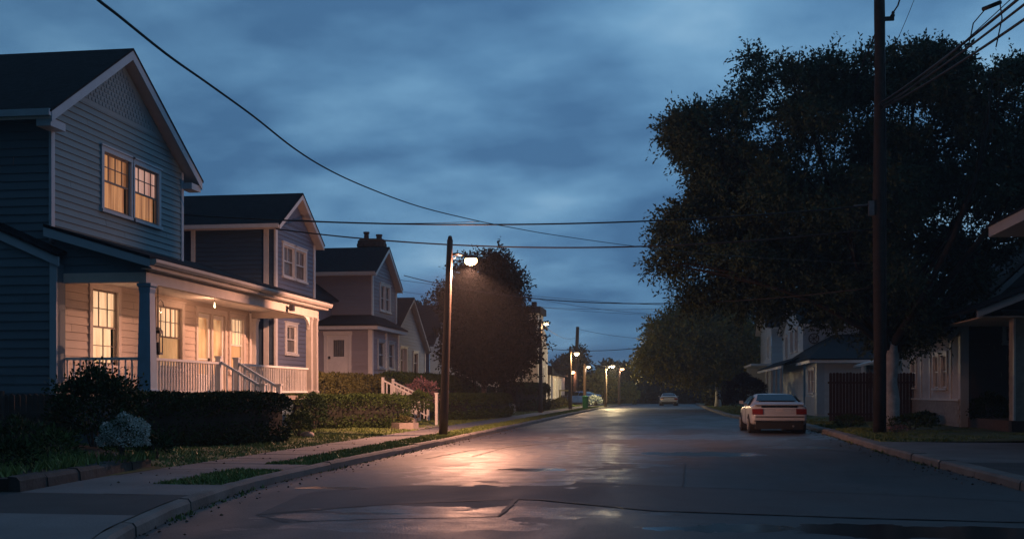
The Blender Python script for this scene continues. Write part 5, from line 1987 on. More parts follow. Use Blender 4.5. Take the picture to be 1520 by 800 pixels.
leafy_mass('dark_hedge', 'tall black green hedge under the street tree', 'hedge', [(-12.6, 63), (-11.8, 66), (-11.2, 69)], 1.6, .15, 1.7, M['leaf_dark'], 200, .15, .09, rgH, .12, None, 3)
leafy_mass('dark_hedge', 'block of dark hedge before the stucco house by the pavement', 'hedge', [(-10.2, 71), (-9.7, 75), (-9.5, 80)], 1.5, .15, 2.05, M['leaf_dark'], 220, .15, .09, rgH, .05, None, 5)
leafy_mass('dark_hedge', 'row of dark shrubs between clipped hedge and pale low house', 'hedge', [(-13.0, 58), (-12.6, 63), (-13.2, 69)], 1.6, .2, 2.3, M['leaf_dark'], 150, .15, .09, rgH, .2, None, 2.4)
leafy_mass('dark_hedge', 'dark hedge under the far yellow green tree', 'hedge', [(4.2, 106), (4.6, 114), (5.2, 122)], 2.2, .1, 3.0, M['leaf_far'], 70, .3, .18, rgH, .15, None, 3)

rgB = np.random.default_rng(70)
bush('garden_bush', 'dark tangled bush below the near end of the porch rail', 'bush', (-11.0, 20.1, 1.02), .80, .75, .78, M['leaf_dark'], 6500, .085, .045, rgB, None, .35)
b = bush('flowering_bush', 'domed white flowering bush at the end of the block edging', 'bush', (-8.98, 17.3, .66), .36, .36, .36, M['leaf_hedge'], 1800, .05, .03, rgB)
u = unit(rgB.normal(size=(5200, 3)))
u[:, 2] = np.abs(u[:, 2]) * 1.1 - .22
u = unit(u)
lump = 1 + .13 * np.sin(u[:, 0] * 6 + 1) * np.sin(u[:, 1] * 5 + 2) + .09 * np.sin(u[:, 2] * 8 + u[:, 0] * 5) + .05 * u[:, 0]
v, f = leaf_quads(np.array([-8.98, 17.3, .66]) + u * (lump * (.345 + .045 * rgB.random(5200)))[:, None], rgB.normal(size=(5200, 3)) + u, .030, .024, rgB)
np_obj('blossom', v, f, M['flower'], b)
bush('round_bush', 'little round bush on the lawn between the first two hedges', 'bush', (-10.1, 29.3, .58), .36, .36, .34, M['leaf_hedge'], 1500, .07, .04, rgB)
bush('round_bush', 'dark round bush beside the porch step rail', 'bush', (-11.05, 33.4, .82), .42, .42, .55, M['leaf_dark'], 1600, .08, .045, rgB)
bush('round_bush', 'dark green round shrub at the tip of the second hedge', 'bush', (-9.85, 39.3, .82), .48, .48, .55, M['leaf_hedge'], 1900, .085, .045, rgB)
bush('round_bush', 'ball shaped shrub standing beside the white post', 'bush', (-9.35, 40.6, 1.02), .52, .52, .45, M['leaf_hedge'], 2000, .085, .045, rgB)
bush('low_shrub', 'low green shrub inside the curved stone border', 'bush', (-9.3, 37.9, .40), .36, .34, .20, M['leaf_bright'], 800, .07, .04, rgB)
bush('pink_flower_bush', 'pink flowering bush behind the white stair railing', 'bush', (-10.3, 45.1, 1.35), .75, .5, .65, M['flower_pink'], 1500, .09, .05, rgB)
bush('white_flower_bush', 'small white flowers at the end of the clipped hedge', 'bush', (-8.62, 59.3, .55), .28, .28, .35, M['flower'], 420, .07, .05, rgB)
bush('weed_clump', 'lamp lit yellow green weeds in front of the cottage gate', 'bush', (-8.95, 90, .50), .7, 1.6, .42, M['leaf_bright'], 900, .16, .07, rgB)
bush('weed_clump', 'yellow green weeds beside the first far lamp post', 'bush', (-8.9, 84.5, .45), .5, 1.0, .35, M['leaf_bright'], 600, .15, .07, rgB)
bush('pale_bush', 'pale round bush in front of the blue parked car', 'bush', (-7.4, 107, .6), .75, .75, .5, M['flower'], 500, .18, .12, rgB)
bush('red_bush', 'big wine red bush on the verge behind the white car', 'bush', (4.75, 75, 1.28), 1.45, 1.6, 1.25, M['leaf_red'], 6000, .14, .08, rgB)
bush('house_bush', 'dark bush against the dark gabled house wall', 'bush', (11.1, 41.1, .78), .66, .6, .62, M['leaf_dark'], 2400, .09, .05, rgB)
bush('house_bush', 'low dark bush beside the block pillar', 'bush', (12.0, 35.9, .55), .5, .5, .42, M['leaf_dark'], 1300, .09, .05, rgB)
bush('trunk_weeds', 'ragged green weeds at the foot of the big pale trunk', 'bush', (8.0, 38.9, .42), .8, .5, .28, M['leaf_hedge'], 1100, .09, .04, rgB)
bush('trunk_weeds', 'weeds between the utility pole and the red fence', 'bush', (6.35, 41.5, .38), .5, .9, .24, M['leaf_hedge'], 900, .09, .04, rgB)
bush('fence_weeds', 'dark weeds below the pale block course of the dark gabled house', 'bush', (9.6, 44.5, .42), .5, .8, .26, M['leaf_dark'], 900, .1, .05, rgB)
bush('pink_flower_bush', 'few pink flowers in the grass beside the big trunk', 'bush', (7.1, 36.6, .28), .35, .25, .12, M['flower_pink'], 160, .05, .04, rgB)
for i, (x, y, rx, rz, lab) in enumerate([(-10.3, 16.4, .42, .34, 'leafy green plant left of the white flowering bush'), (-9.5, 16.0, .36, .24, 'feathery low plant in front of the white flowering bush'), (-8.95, 18.35, .24, .16, 'trailing plant spilling over the far end of the block edging'), (-10.6, 14.9, .5, .28, 'pale leaved plant in the near corner of the garden bed'), (-9.3, 14.6, .34, .2, 'straggly plant leaning over the near end of the block edging')]):
    bush('garden_plant', lab, 'plant', (x, y, .38 + rz * .8), rx, rx, rz, M['leaf_hedge' if i % 2 else 'leaf_dark'], 900, .10, .028, rgB, 'plants of the garden bed', .5)
grass([(c_(-14), c_(-8.75), 13.6, 18.0, 1.0)], 420, .22, 24, lambda x, y: np.interp(-x, [8.6, 16], [.32, .42]), 'ground_cover')
grass([(lambda y: xl(y) + .0, lambda y: xl(y) + .16, 11.6, 15.4, .8), (lambda y: xl(y) + .0, lambda y: xl(y) + .10, 15.4, 32, .25), (lambda y: xr(y) - .12, lambda y: xr(y), 22, 46, .35)], 500, .055, 25, lambda x, y: 0 * x, 'gutter_weeds')


# fallen leaves and grit along the gutter
def litter(n, fx, y0, y1, seed, z):
    rg = np.random.default_rng(seed)
    y = y0 + (y1 - y0) * rg.random(n)
    x = np.array([fx(q, rg.random()) for q in y])
    v, f = leaf_quads(np.stack([x, y, np.full(n, z)], 1), np.stack([rg.normal(size=n), rg.normal(size=n), .12 * rg.random(n)], 1), .045, .03, rg)
    o = np_obj('leaf_litter', v, f, M['litter'])
    return tag(o, kind='stuff')


M['litter'] = mat('dry leaves', (.09, .065, .045), .8, 0, 2, island=.9, tint=(.05, .035, .025))
litter(420, lambda y, q: xl(y) + .02 + .5 * q ** 3, 10, 45, 80, .01)
litter(500, lambda y, q: xr(y) - .02 - .6 * q ** 3, 18, 50, 81, .01)
litter(90, lambda y, q: -8.6 + 1.3 * q, 14, 40, 82, .16)


# ------------------------------------------------------------------ street lamps and poles
def point(name, loc, w, col, r, parent):
    l = bpy.data.lights.new(name, 'POINT')
    l.energy, l.color, l.shadow_soft_size = w, col, r
    o = bpy.data.objects.new(name, l)
    COL.objects.link(o)
    if parent:
        o.parent = parent
        o.location = Vector(loc) - root_loc(parent)
    else:
        o.location = loc
    return o


M['bulb_warm'] = emis('sodium lamp glass', (1.0, .55, .22), (1.0, .60, .26), 9)
M['bulb_white'] = emis('pale lamp glass', (1.0, .70, .38), (1.0, .76, .44), 7)
M['bulb_pink'] = emis('orange lamp glass', (1.0, .45, .22), (1.0, .50, .25), 6)


def street_lamp(label, base, top, head, watts, col, bulbm, polem, r0, r1, reach_up=.12, hs=1.0, glow=.8, group='street lamps along the left pavement'):
    base, top, head = Vector(base), Vector(top), Vector(head)
    o = thing('street_lamp', label, 'street lamp', base, group)
    p = MB()
    n = 8
    p.tube([base.lerp(top, k / n) for k in range(n + 1)], [r0 + (r1 - r0) * k / n for k in range(n + 1)], 14)
    p.lathe(top, [(r1 * .8, -.02), (r1 * .8, .06), (r1 * .5, .12)], 10)
    obj('pole', p, polem, o, True)
    k = (head.z + reach_up - base.z) / (top.z - base.z)
    s = base.lerp(top, min(.97, k))
    a = MB()
    pts = [s, s.lerp(head, .35) + Vector((0, 0, .10 * hs)), head + Vector((-.12 * hs, 0, .13 * hs))]
    a.tube(pts, [.055 * hs, .05 * hs, .045 * hs], 8)
    a.bar(s - Vector((0, 0, .22 * hs)), s.lerp(head, .4) + Vector((0, 0, .07 * hs)), .035 * hs, .035 * hs)
    obj('arm', a, M['metal'], o, True)
    h = MB()
    prof = [(.02, .16), (.13, .15), (.19, .11), (.21, .04), (.19, .03)]
    for i, (r, z) in enumerate(prof):
        for j in range(14):
            t = 2 * PI * j / 14
            h.v.append((head.x + r * hs * 1.25 * math.cos(t), head.y + r * hs * .8 * math.sin(t), head.z + z * hs))
    for i in range(len(prof) - 1):
        for j in range(14):
            q, b = i * 14 + j, i * 14 + (j + 1) % 14
            h.f.append([q, b, b + 14, q + 14])
    hd = obj('lamp_head', h, M['metal'], o, True)
    g = MB()
    prof = [(.17, .045), (.20, -.04), (.19, -.12), (.13, -.19), (.03, -.215)]
    for r, z in prof:
        for j in range(14):
            t = 2 * PI * j / 14
            g.v.append((head.x + r * hs * 1.2 * math.cos(t), head.y + r * hs * .78 * math.sin(t), head.z + z * hs))
    for i in range(len(prof) - 1):
        for j in range(14):
            q, b = i * 14 + j, i * 14 + (j + 1) % 14
            g.f.append([q, q + 14, b + 14, b])
    obj('lamp_glass', g, bulbm, hd, True)
    sp = point('lamp_light', head + Vector((0, 0, -.34 * hs)), watts * (1 - glow), col, .06, o)
    sp.data.type = 'SPOT'
    sp.data.spot_size = math.radians(166)
    sp.data.spot_blend = 0.32
    sp.rotation_euler = (math.radians(5), math.radians(12), 0)
    point('lamp_glow', head + Vector((0, 0, -.35 * hs)), watts * glow, col, .06, o)
    return o


b0 = Vector((-6.93, 33.4, .12))
tp = ray_at(668, 356, 33.4)
hd0 = ray_at(699, 385, 33.75)
street_lamp('tall brown leaning street lamp glowing brightest, nearest on the left pavement', b0, tp, hd0, 4600, (1.0, .45, .27), M['bulb_warm'], M['pole_metal'], .14, .09, .1, .85, .17)
LP = [
    ('lit street lamp half hidden beside the stucco house corner', 802.5, 71, 476, 811, 479, 160, (1, .66, .38), 'bulb_white', .75),
    ('street lamp with orange lit pole by the cottage weeds', 846.5, 85.6, 516, 856, 524, 600, (1, .60, .28), 'bulb_white', .85),
    ('short street lamp behind the green bin', 868, 88, 542, 873.5, 544, 40, (1, .78, .6), 'bulb_white', .6),
    ('slim white lit street lamp, second last along the pavement', 899, 102.5, 548, 909.5, 543, 2000, (1, .74, .38), 'bulb_white', .8),
    ('slim pink lit street lamp, last before the street ends', 919, 119.2, 545, 923.5, 547, 110, (1, .62, .42), 'bulb_pink', .9),
]
for lab, px, y, pt, hx, hy, wts, col, bm_, hs in LP:
    t = ray_at(px, pt, y)
    street_lamp(lab, (t.x, y, .12), (t.x, y, t.z), ray_at(hx, hy, y), wts, col, M[bm_], M['far_pole'], .15, .10, .06, hs)

# leaning old pole with a low orange lamp bracket
o = thing('utility_pole', 'leaning old pole with orange glowing bracket lamp beyond the cottage', 'utility pole', (ray_at(853, 600, 118).x, 118, .1))
a, b = ray_at(853, 602, 118), ray_at(857.5, 485, 118)
a.z = .05
obj('pole', MB().tube([a.lerp(b, k / 5) for k in range(6)], [.24, .23, .22, .2, .19, .17], 10), M['pole_wood'], o, True)
h = ray_at(850, 552, 117.6)
obj('arm', MB().tube([h + Vector((.35, .3, .1)), h + Vector((0, 0, .12))], .05, 6), M['metal'], o)
obj('lamp_glass', MB().lathe(h, [(.04, -.2), (.24, -.12), (.28, 0), (.1, .1)], 12), M['bulb_pink'], o, True)
point('lamp_light', h + Vector((0, -.2, -.35)), 150, (1, .42, .22), .06, o)

o = thing('utility_pole', 'tall dark wooden utility pole in front of the big tree', 'utility pole', (6.42, 36.0, .13))
n = 10
obj('pole', MB().tube([(6.42 + .02 * math.sin(k), 36.0, .05 + 14.6 * k / n) for k in range(n + 1)], [.195 - .035 * k / n + .004 * math.sin(k * 3) for k in range(n + 1)], 16), M['pole_wood'], o, True)
br = MB()
br.box(6.58, 6.86, 35.93, 36.02, 13.02, 13.14)
br.lathe((6.83, 35.97, 13.14), [(.05, 0), (.06, .04), (.04, .08), (.055, .12), (.03, .17)], 10)
obj('insulator_bracket', br, M['metal'], o)
br = MB()
br.box(6.08, 6.24, 35.82, 36.0, 6.95, 7.4)
br.bar((5.65, 36, 7.28), (6.3, 36, 7.32), .05, .05)
obj('junction_box', br, M['metal_grey'], o)
obj('conduit', MB().tube([(6.42 + .17, 35.88, .2), (6.42 + .17, 35.88, 9.0), (6.42 + .12, 35.88, 12.9)], .022, 6), M['metal'], o)
br = MB()
br.tube([(6.42, 36, 10.35), (6.42, 35.78, 10.4)], .05, 8)
obj('cable_clamp', br, M['metal'], o)


# ------------------------------------------------------------------ overhead wires
def wire(label, pts, r, m='black'):
    b = MB().tube(pts, r, 6)
    o = obj('overhead_wire', b, M[m], None, True, tuple(pts[0]))
    return tag(o, label, 'wire', 'overhead wires')


def hang(a, b, sag, n=28):
    a, b = Vector(a), Vector(b)
    return [a.lerp(b, k / n) - Vector((0, 0, 4 * sag * (k / n) * (1 - k / n))) for k in range(n + 1)]


# the long service cable hangs in one vertical plane from the eave side near the camera to the big pole
shape = [(96, -44), (145.5, 0), (175, 23), (247.5, 81), (307, 123), (375, 172), (434.6, 219), (485.6, 251), (545, 278.5), (620, 306), (700, 326), (760, 338), (830, 350), (955, 367), (1090, 380), (1296, 392)]
pa = ray_at(145.5, 0, 12.2)
pb = Vector((6.42, 35.8, 0))
pts = []
for x, y in shape:
    d = ray_at(x, y, 1.0) - Vector((0, 0, CAM_H))
    ex, ey = pb.x - pa.x, pb.y - pa.y
    t = (pa.x * ey - pa.y * ex) / (d.x * ey - d.y * ex)
    pts.append(Vector((d.x * t, d.y * t, CAM_H + d.z * t)))
d0 = (pts[0] - pts[1]).normalized()
fine = []
for i in range(len(pts) - 1):
    p0, p1, p2, p3 = pts[max(0, i - 1)], pts[i], pts[i + 1], pts[min(len(pts) - 1, i + 2)]
    for k in range(6):
        t = k / 6
        fine.append(.5 * ((2 * p1) + (p2 - p0) * t + (2 * p0 - 5 * p1 + 4 * p2 - p3) * t * t + (3 * p1 - p0 - 3 * p2 + p3) * t ** 3))
fine.append(pts[-1])
fine = [fine[0] + d0 * q + Vector((0, 0, .0035 * q * q)) for q in (26, 18, 12, 7, 3)] + fine
wire('thick sagging cable sweeping from the upper left over the blue house', fine, [.006 + .018 * (1 - k / len(fine)) ** 2 for k in range(len(fine))], 'cable_grey')
wire('straight dark wire from the blue house crossing above the lamp top', hang(ray_at(262, 318, 30.8), (6.3, 36, 7.3), .45), .024)
wire('dark wire touching the top of the nearest street lamp', hang(ray_at(410, 340, 37.6), (6.3, 36, 6.55), .62), .024)
wire('thin wire from the slate blue roof to the sagging cable', hang(ray_at(430, 325, 40), ray_at(714, 329, 30), .10), .008)
wire('wire running behind the street tree to the big tree', hang(ray_at(600, 409, 53), (6.4, 36.1, 4.75), .9), .019)
for i, (p, q, r, s, lab) in enumerate([
    ((590, 415, 70), (1120, 455, 96), .014, .5, 'upper thin far wire over the low pale house'),
    ((590, 432, 72), (1120, 470, 98), .012, .5, 'lower thin far wire over the low pale house'),
    ((780, 440, 110), (1080, 468, 110), .016, .6, 'thin wire high over the far lamps'),
    ((790, 455, 116), (1080, 452, 116), .016, .4, 'level thin wire above the leaning pole'),
    ((857, 488, 118), (1060, 500, 110), .016, .6, 'thin wire leaving the top of the leaning pole'),
    ((806, 482, 71), (857, 500, 118), .014, .5, 'wire between the corner lamp and the leaning pole'),
    ((798, 516, 93), (1040, 498, 100), .030, .7, 'thick low wire from the stucco house to the far right tree'),
    ((868, 534, 88), (909, 543, 102.5), .016, .2, 'short drooping wire between two far lamps'),
    ((909, 544, 102.5), (1030, 540, 118), .014, .3, 'low wire from the white far lamp to the right'),
    ((923, 549, 119), (1030, 551, 126), .014, .3, 'lowest thin wire at the end of the street'),
    ((600, 475, 64), (660, 446, 66), .010, .1, 'short thin wire rising behind the lamp pole'),
]):
    wire(lab, hang(ray_at(*p), ray_at(*q), s), r)
# bundle from the big pole towards the camera side
for i, (dx, z0, x1, z1, r, lab) in enumerate([(0, 10.42, 4.95, 6.0, .030, 'uppermost thick cable of the bundle at the big pole'), (.06, 10.34, 5.1, 5.9, .026, 'second thick cable of the bundle at the big pole'), (.1, 10.28, 5.3, 5.6, .028, 'lowest thick cable of the bundle at the big pole'), (.03, 10.2, 4.7, 6.3, .010, 'thin wire crossing the cable bundle at the big pole')]):
    wire(lab, hang((6.42 + dx, 35.78, z0), (x1, 1.0, z1), .35), r)
t = MB()
e = hang((6.42, 35.78, 10.42), (4.95, 1.0, 6.0), .35)
q = e[11]
t.tube([q + Vector((-.1, .6, -.1)), q + Vector((-.05, .5, .25)), q + Vector((.1, 0, .42)), q + Vector((.25, -.2, .36)), q + Vector((.2, -.5, 0)), q + Vector((.12, -.4, -.5))], .012, 6)
t.tube([q + Vector((.02, .1, .38)), q + Vector((.26, -.2, .40))], .04, 8)
tag(obj('cable_splice', t, M['black'], None, True, tuple(q)), 'looped black splice on the cable bundle beside the big pole', 'cable splice')
wire('wire rising from the tree to the bracket of the big pole', hang((6.42, 36.0, 12.95), (6.1, 84, 9.5), .8), .022)
wire('thin wire below the bracket wire left of the big pole', hang((6.42, 36.0, 12.6), (6.3, 84, 8.6), 1.3), .008)
wire('curving lead wire above the bracket of the big pole', [(6.72, 35.95, 13.1), (6.9, 35.6, 13.35), (7.0, 34.6, 14.0), (7.1, 33.0, 14.6), (7.2, 30, 15.2)], .024)
wire('thin loose wire hanging right of the big pole', hang((6.55, 35.9, 11.6), (7.3, 31, 14.6), .35), .008)


# ------------------------------------------------------------------ cars
def car(name, label, loc, yaw, paint, L=4.55, Wd=1.9, H=1.33, pale_stripe=False):
    o = thing(name, label, 'car', (0, 0, 0))
    kx, ky, kz = Wd / 1.9, L / 4.55, H / 1.33
    st = [  # y, z bottom, half width, belt z, top z, top half width
        (0.00, .46, .80, .70, .74, .72),
        (0.05, .34, .88, .78, .84, .80),
        (0.12, .26, .925, .88, .96, .82),
        (0.20, .24, .94, .93, 1.005, .80),
        (0.62, .22, .95, .93, 1.00, .76),
        (0.80, .22, .95, .92, 1.03, .72),
        (1.10, .21, .95, .92, 1.20, .68),
        (1.45, .20, .95, .91, 1.305, .645),
        (2.00, .20, .95, .90, 1.33, .65),
        (2.45, .20, .95, .89, 1.31, .65),
        (2.95, .20, .95, .88, 1.10, .70),
        (3.25, .21, .95, .87, .95, .76),
        (3.90, .22, .935, .80, .86, .78),
        (4.30, .25, .90, .68, .74, .74),
        (4.50, .32, .80, .56, .60, .66),
        (4.55, .40, .70, .50, .53, .60)]
    def sec(s):
        y, zb, hw, zl, zt, ht = s
        pts = [(hw * .90, zb), (hw * .985, zb + .10), (hw, zb + .6 * (zl - zb)), (hw * .975, zl - .04), (hw * .95, zl), (ht, zt - .035), (ht * .86, zt), (ht * .45, zt + .012), (0, zt + .016)]
        full = [(x, z) for x, z in pts] + [(-x, z) for x, z in reversed(pts[:-1])]
        return [Vector((x * kx, y * ky, z * kz)) for x, z in full]
    secs = [sec(s) for s in st]
    b = MB()
    n = len(secs[0])
    for s in secs:
        b.v.extend([tuple(p) for p in s])
    for i in range(len(secs) - 1):
        for j in range(n):
            a, c = i * n + j, i * n + (j + 1) % n
            b.f.append([a, a + n, c + n, c])
    b.f.append(list(range(n)))
    b.f.append([(len(secs) - 1) * n + j for j in reversed(range(n))])
    bo = obj('body', b, paint, o, True)
    md = bo.modifiers.new('smooth', 'SUBSURF')
    md.levels = md.render_levels = 2

    def glass(nm, quad, off):
        q = [Vector(p) for p in quad]
        nn = (q[1] - q[0]).cross(q[3] - q[0]).normalized()
        return obj(nm, MB().prism([p + nn * off for p in q], nn * .012), M['car_glass'], o)
    R = lambda i, j: secs[i][j].copy()
    # rear window, windscreen
    def inter(i0, i1, f0, f1):
        a = secs[i0][6].lerp(secs[i1][6], f0)
        c = secs[i0][6].lerp(secs[i1][6], f1)
        return a, c
    a, c = secs[4][6].lerp(secs[5][6], .75), secs[7][6].lerp(secs[7][6], 0)
    gx0, gx1 = .69 * kx, .58 * kx
    glass('rear_window', [(-gx0, a.y, a.z + .035), (gx0, a.y, a.z + .035), (gx1, c.y - .06, c.z - .045), (-gx1, c.y - .06, c.z - .045)], .034)
    a, c = secs[9][6], secs[11][6]
    glass('windscreen', [(gx1, a.y + .06, a.z - .02), (-gx1, a.y + .06, a.z - .02), (-gx0 * 1.02, c.y - .05, c.z + .05), (gx0 * 1.02, c.y - .05, c.z + .05)], .015)
    for s in (1, -1):
        for (y0, y1, y2, y3) in ((1.05, 1.78, 1.72, 1.42), (1.86, 2.86, 2.5, 1.80)):
            lo, hi = .935, 1.245
            xb, xt = .925, .70
            q = [(s * xb * kx, y0 * ky, lo * kz), (s * xb * kx, y1 * ky, lo * kz), (s * xt * kx, y2 * ky, hi * kz), (s * xt * kx, y3 * ky, hi * kz)]
            if s < 0:
                q = [q[1], q[0], q[3], q[2]]
            qq = [Vector(p) for p in q]
            nn = (qq[1] - qq[0]).cross(qq[3] - qq[0]).normalized()
            obj('side_window', MB().prism([p + nn * .01 for p in qq], nn * .014), M['car_glass'], o)
        mr = MB()
        mr.prism([(s * .93 * kx, 2.68 * ky, .96 * kz), (s * 1.07 * kx, 2.66 * ky, .97 * kz), (s * 1.08 * kx, 2.66 * ky, 1.08 * kz), (s * .95 * kx, 2.68 * ky, 1.08 * kz)], (0, .12, 0))
        obj('wing_mirror', mr, paint, o)
        for y in (.86, 3.55):
            w = MB()
            x0 = s * (.95 * kx - .19)
            def disc(m, r, xa, xb):
                i0 = len(m.v)
                for xx, rr in ((xa, r), (xb - s * .015, r), (xb, r * .93)):
                    for k in range(22):
                        t = 2 * PI * k / 22
                        m.v.append((xx, y * ky + rr * math.cos(t), .315 + rr * math.sin(t)))
                for q in range(2):
                    for k in range(22):
                        m.f.append([i0 + q * 22 + k, i0 + q * 22 + (k + 1) % 22, i0 + (q + 1) * 22 + (k + 1) % 22, i0 + (q + 1) * 22 + k])
                m.f.append([i0 + k for k in range(22)])
                m.f.append([i0 + 44 + k for k in range(22)])
                return m
            ar = disc(MB(), .375, s * .55 * kx, s * (.95 * kx + .004))
            obj('wheel_arch', ar, M['tyre'], o)
            wh = obj('wheel', disc(MB(), .315, x0, s * (.95 * kx + .018)), M['tyre'], o)
            rm = disc(MB(), .205, x0 + s * .05, s * (.95 * kx + .024))
            for k in range(5):
                t = 2 * PI * k / 5
                rm.bar((s * (.95 * kx + .026), y * ky + .05 * math.cos(t), .315 + .05 * math.sin(t)), (s * (.95 * kx + .026), y * ky + .19 * math.cos(t), .315 + .19 * math.sin(t)), .03, .05)
            obj('rim', rm, M['rim'], wh)
        tl = MB()
        tl.prism([(s * .55 * kx, .055, .64 * kz), (s * .90 * kx, .11, .64 * kz), (s * .90 * kx, .13, .82 * kz), (s * .55 * kx, .09, .83 * kz)], (0, -.085, 0))
        obj('tail_light', tl, M['tail'], o)
        obj('headlight', MB().box(min(s * .42, s * .7) * kx, max(s * .42, s * .7) * kx, L - .16, L - .06, .56 * kz, .66 * kz), M['car_glass'], o)
    # rear details
    obj('trunk_panel', MB().box(-.545 * kx, .545 * kx, .022, .09, .70 * kz, .83 * kz), paint, o)
    obj('number_plate', MB().box(-.13, .13, .008, .020, .705 * kz, .82 * kz), M['plate'], o)
    gap = MB().box(-.60 * kx, .60 * kx, .055, .12, .868 * kz, .92 * kz)
    obj('spoiler_gap', gap, M['car_glass'], o)
    sp = MB()
    sp.prism([(-.82 * kx, .04, .945 * kz), (.82 * kx, .04, .945 * kz), (.80 * kx, .34, 1.02 * kz), (-.80 * kx, .34, 1.02 * kz)], (0, 0, .032))
    obj('spoiler', sp, paint, o)
    bu = MB()
    bu.prism([(-.90 * kx, .06, .42 * kz), (-.85 * kx, -.055, .42 * kz), (.85 * kx, -.055, .42 * kz), (.90 * kx, .06, .42 * kz)], (0, 0, .21 * kz))
    bb = obj('bumper', bu, paint, o)
    bv = bb.modifiers.new('round', 'BEVEL')
    bv.width = .04
    bv.segments = 3
    un = MB().box(-.78 * kx, .78 * kx, .02, 4.1, .15, .40 * kz)
    obj('undertray', un, M['tyre'], o)
    obj('exhaust', MB().tube([(.45 * kx, .3, .27), (.45 * kx, -.03, .26)], .035, 8), M['rim'], o)
    for s in (1, -1):
        for y, za, zb_ in ((1.82, .32, .90), (2.98, .34, .86)):
            ln = MB().box(min(s * (.952 * kx), s * (.958 * kx)), max(s * (.952 * kx), s * (.958 * kx)), y * ky - .006, y * ky + .006, za * kz, zb_ * kz)
            obj('door_seam', ln, M['tyre'], o)
        obj('door_handle', MB().box(min(s * .955 * kx, s * .985 * kx), max(s * .955 * kx, s * .985 * kx), 1.95 * ky, 2.10 * ky, .80 * kz, .83 * kz), M['metal'], o)
    obj('bumper_strip', MB().box(-.80 * kx, .80 * kx, -.066, -.05, .545 * kz, .575 * kz), M['tyre'], o)
    o.location = loc
    o.rotation_euler = (0, 0, yaw)
    return o


car('parked_car', 'white two door car parked at the right kerb with rear towards us', (3.76, 40.05, 0), math.radians(2.4), M['car_white'], 4.5, 1.98, 1.40)
car('distant_car', 'far grey car with pale roof driving away in the middle of the road', (-.28, 121, 0), math.radians(1.5), M['car_white'], 4.5, 1.95, 1.33)
car('distant_car', 'blue parked car nose out beside the far lamp posts', (-7.3, 111, .12), math.radians(62), M['car_blue'], 4.4, 1.85, 1.42)

# green bin at the foot of the short lamp
o = thing('litter_bin', 'green plastic bin standing at the foot of a far lamp post', 'bin', (-6.72, 87.4, .14))
obj('bin_body', MB().lathe((-6.72, 87.4, .14), [(.22, 0), (.25, .85), (.27, .86), (.27, .92)], 12), M['bin_green'], o)
obj('lid', MB().lathe((-6.72, 87.4, 1.06), [(.28, 0), (.28, .05), (.12, .14)], 12), M['bin_green'], o)

# ------------------------------------------------------------------ porch lamps
M['bulb_porch'] = emis('porch bulb', (1.0, .62, .34), (1.0, .68, .40), 3)
for i, (x, y, lab, wts) in enumerate([(-13.0, 30.4, 'bare lit bulb hanging from the porch ceiling before the door', 30), (-12.12, 26.0, 'added lit bulb behind the porch beam near the tall window', 30), (-12.12, 33.6, 'added lit bulb behind the porch beam at the far end', 26)]):
    o = thing('pendant_bulb', lab, 'lamp', (x, y, 4.16), 'bulbs under the porch ceiling')
    zb = 3.88 if i == 0 else 4.03  # all but the first are added, out of sight, to light the porch
    obj('cord', MB().tube([(x, y, 4.159), (x, y, zb + .13)], .006, 6), M['black'], o)
    obj('bulb', MB().lathe((x, y, zb), [(.01, 0), (.028, .02), (.032, .05), (.02, .1), (.016, .15)], 12), M['bulb_porch'], o, True)
    point('bulb_light', (x, y, zb - (.06 if i == 0 else .02)), wts, (1.0, .47, .26), .05, o)
# hanging unlit lantern behind the blue porch post
x, y = -12.35, 25.5
o = thing('hanging_lantern', 'dark hanging lantern behind the blue porch post', 'lantern', (x, y, 4.16))
obj('rod', MB().tube([(x, y, 4.158), (x, y, 2.98)], .014, 6), M['metal'], o)
m = MB().tube([(x, y, 3.62), (x, y + .12, 3.70), (x, y + .26, 3.66), (x, y + .30, 3.56)], .012, 6)
obj('hook', m, M['metal'], o)
m = MB()
m.box(x - .09, x + .09, y - .09, y + .09, 2.36, 2.42)
m.box(x - .09, x + .09, y - .09, y + .09, 2.88, 2.94)
m.lathe((x, y, 2.94), [(.12, 0), (.05, .08), (.01, .10)], 8)
for a, b in ((-1, -1), (1, -1), (1, 1), (-1, 1)):
    m.box(x + a * .08 - .01, x + a * .08 + .01, y + b * .08 - .01, y + b * .08 + .01, 2.42, 2.88)
m.box(x - .04, x + .04, y - .04, y + .04, 2.42, 2.66)
obj('lantern_body', m, M['metal'], o)
# small black floodlight on the porch beam
o = thing('flood_light', 'small black unlit floodlight fixed to the porch beam', 'lamp', (-11.74, 33.1, 4.0))
obj('lamp_body', MB().box(-11.70, -11.58, 33.0, 33.2, 3.96, 4.14), M['metal'], o)
obj('bracket', MB().box(-11.79, -11.70, 33.07, 33.13, 4.02, 4.08), M['metal'], o)

# ------------------------------------------------------------------ sky, sun, air
W = bpy.data.worlds.new('World')
SC.world = W
W.use_nodes = True
nt = W.node_tree
N, L = nt.nodes.new, nt.links.new
bg = nt.nodes['Background']
tc = N('ShaderNodeTexCoord')
sep = N('ShaderNodeSeparateXYZ')
L(tc.outputs['Generated'], sep.inputs[0])


def mth(op, a, b=None, c=None, clamp=False):
    n = N('ShaderNodeMath')
    n.operation = op
    n.use_clamp = clamp
    for i, x in enumerate((a, b, c)):
        if x is None:
            continue
        if isinstance(x, (int, float)):
            n.inputs[i].default_value = x
        else:
            L(x, n.inputs[i])
    return n.outputs[0]


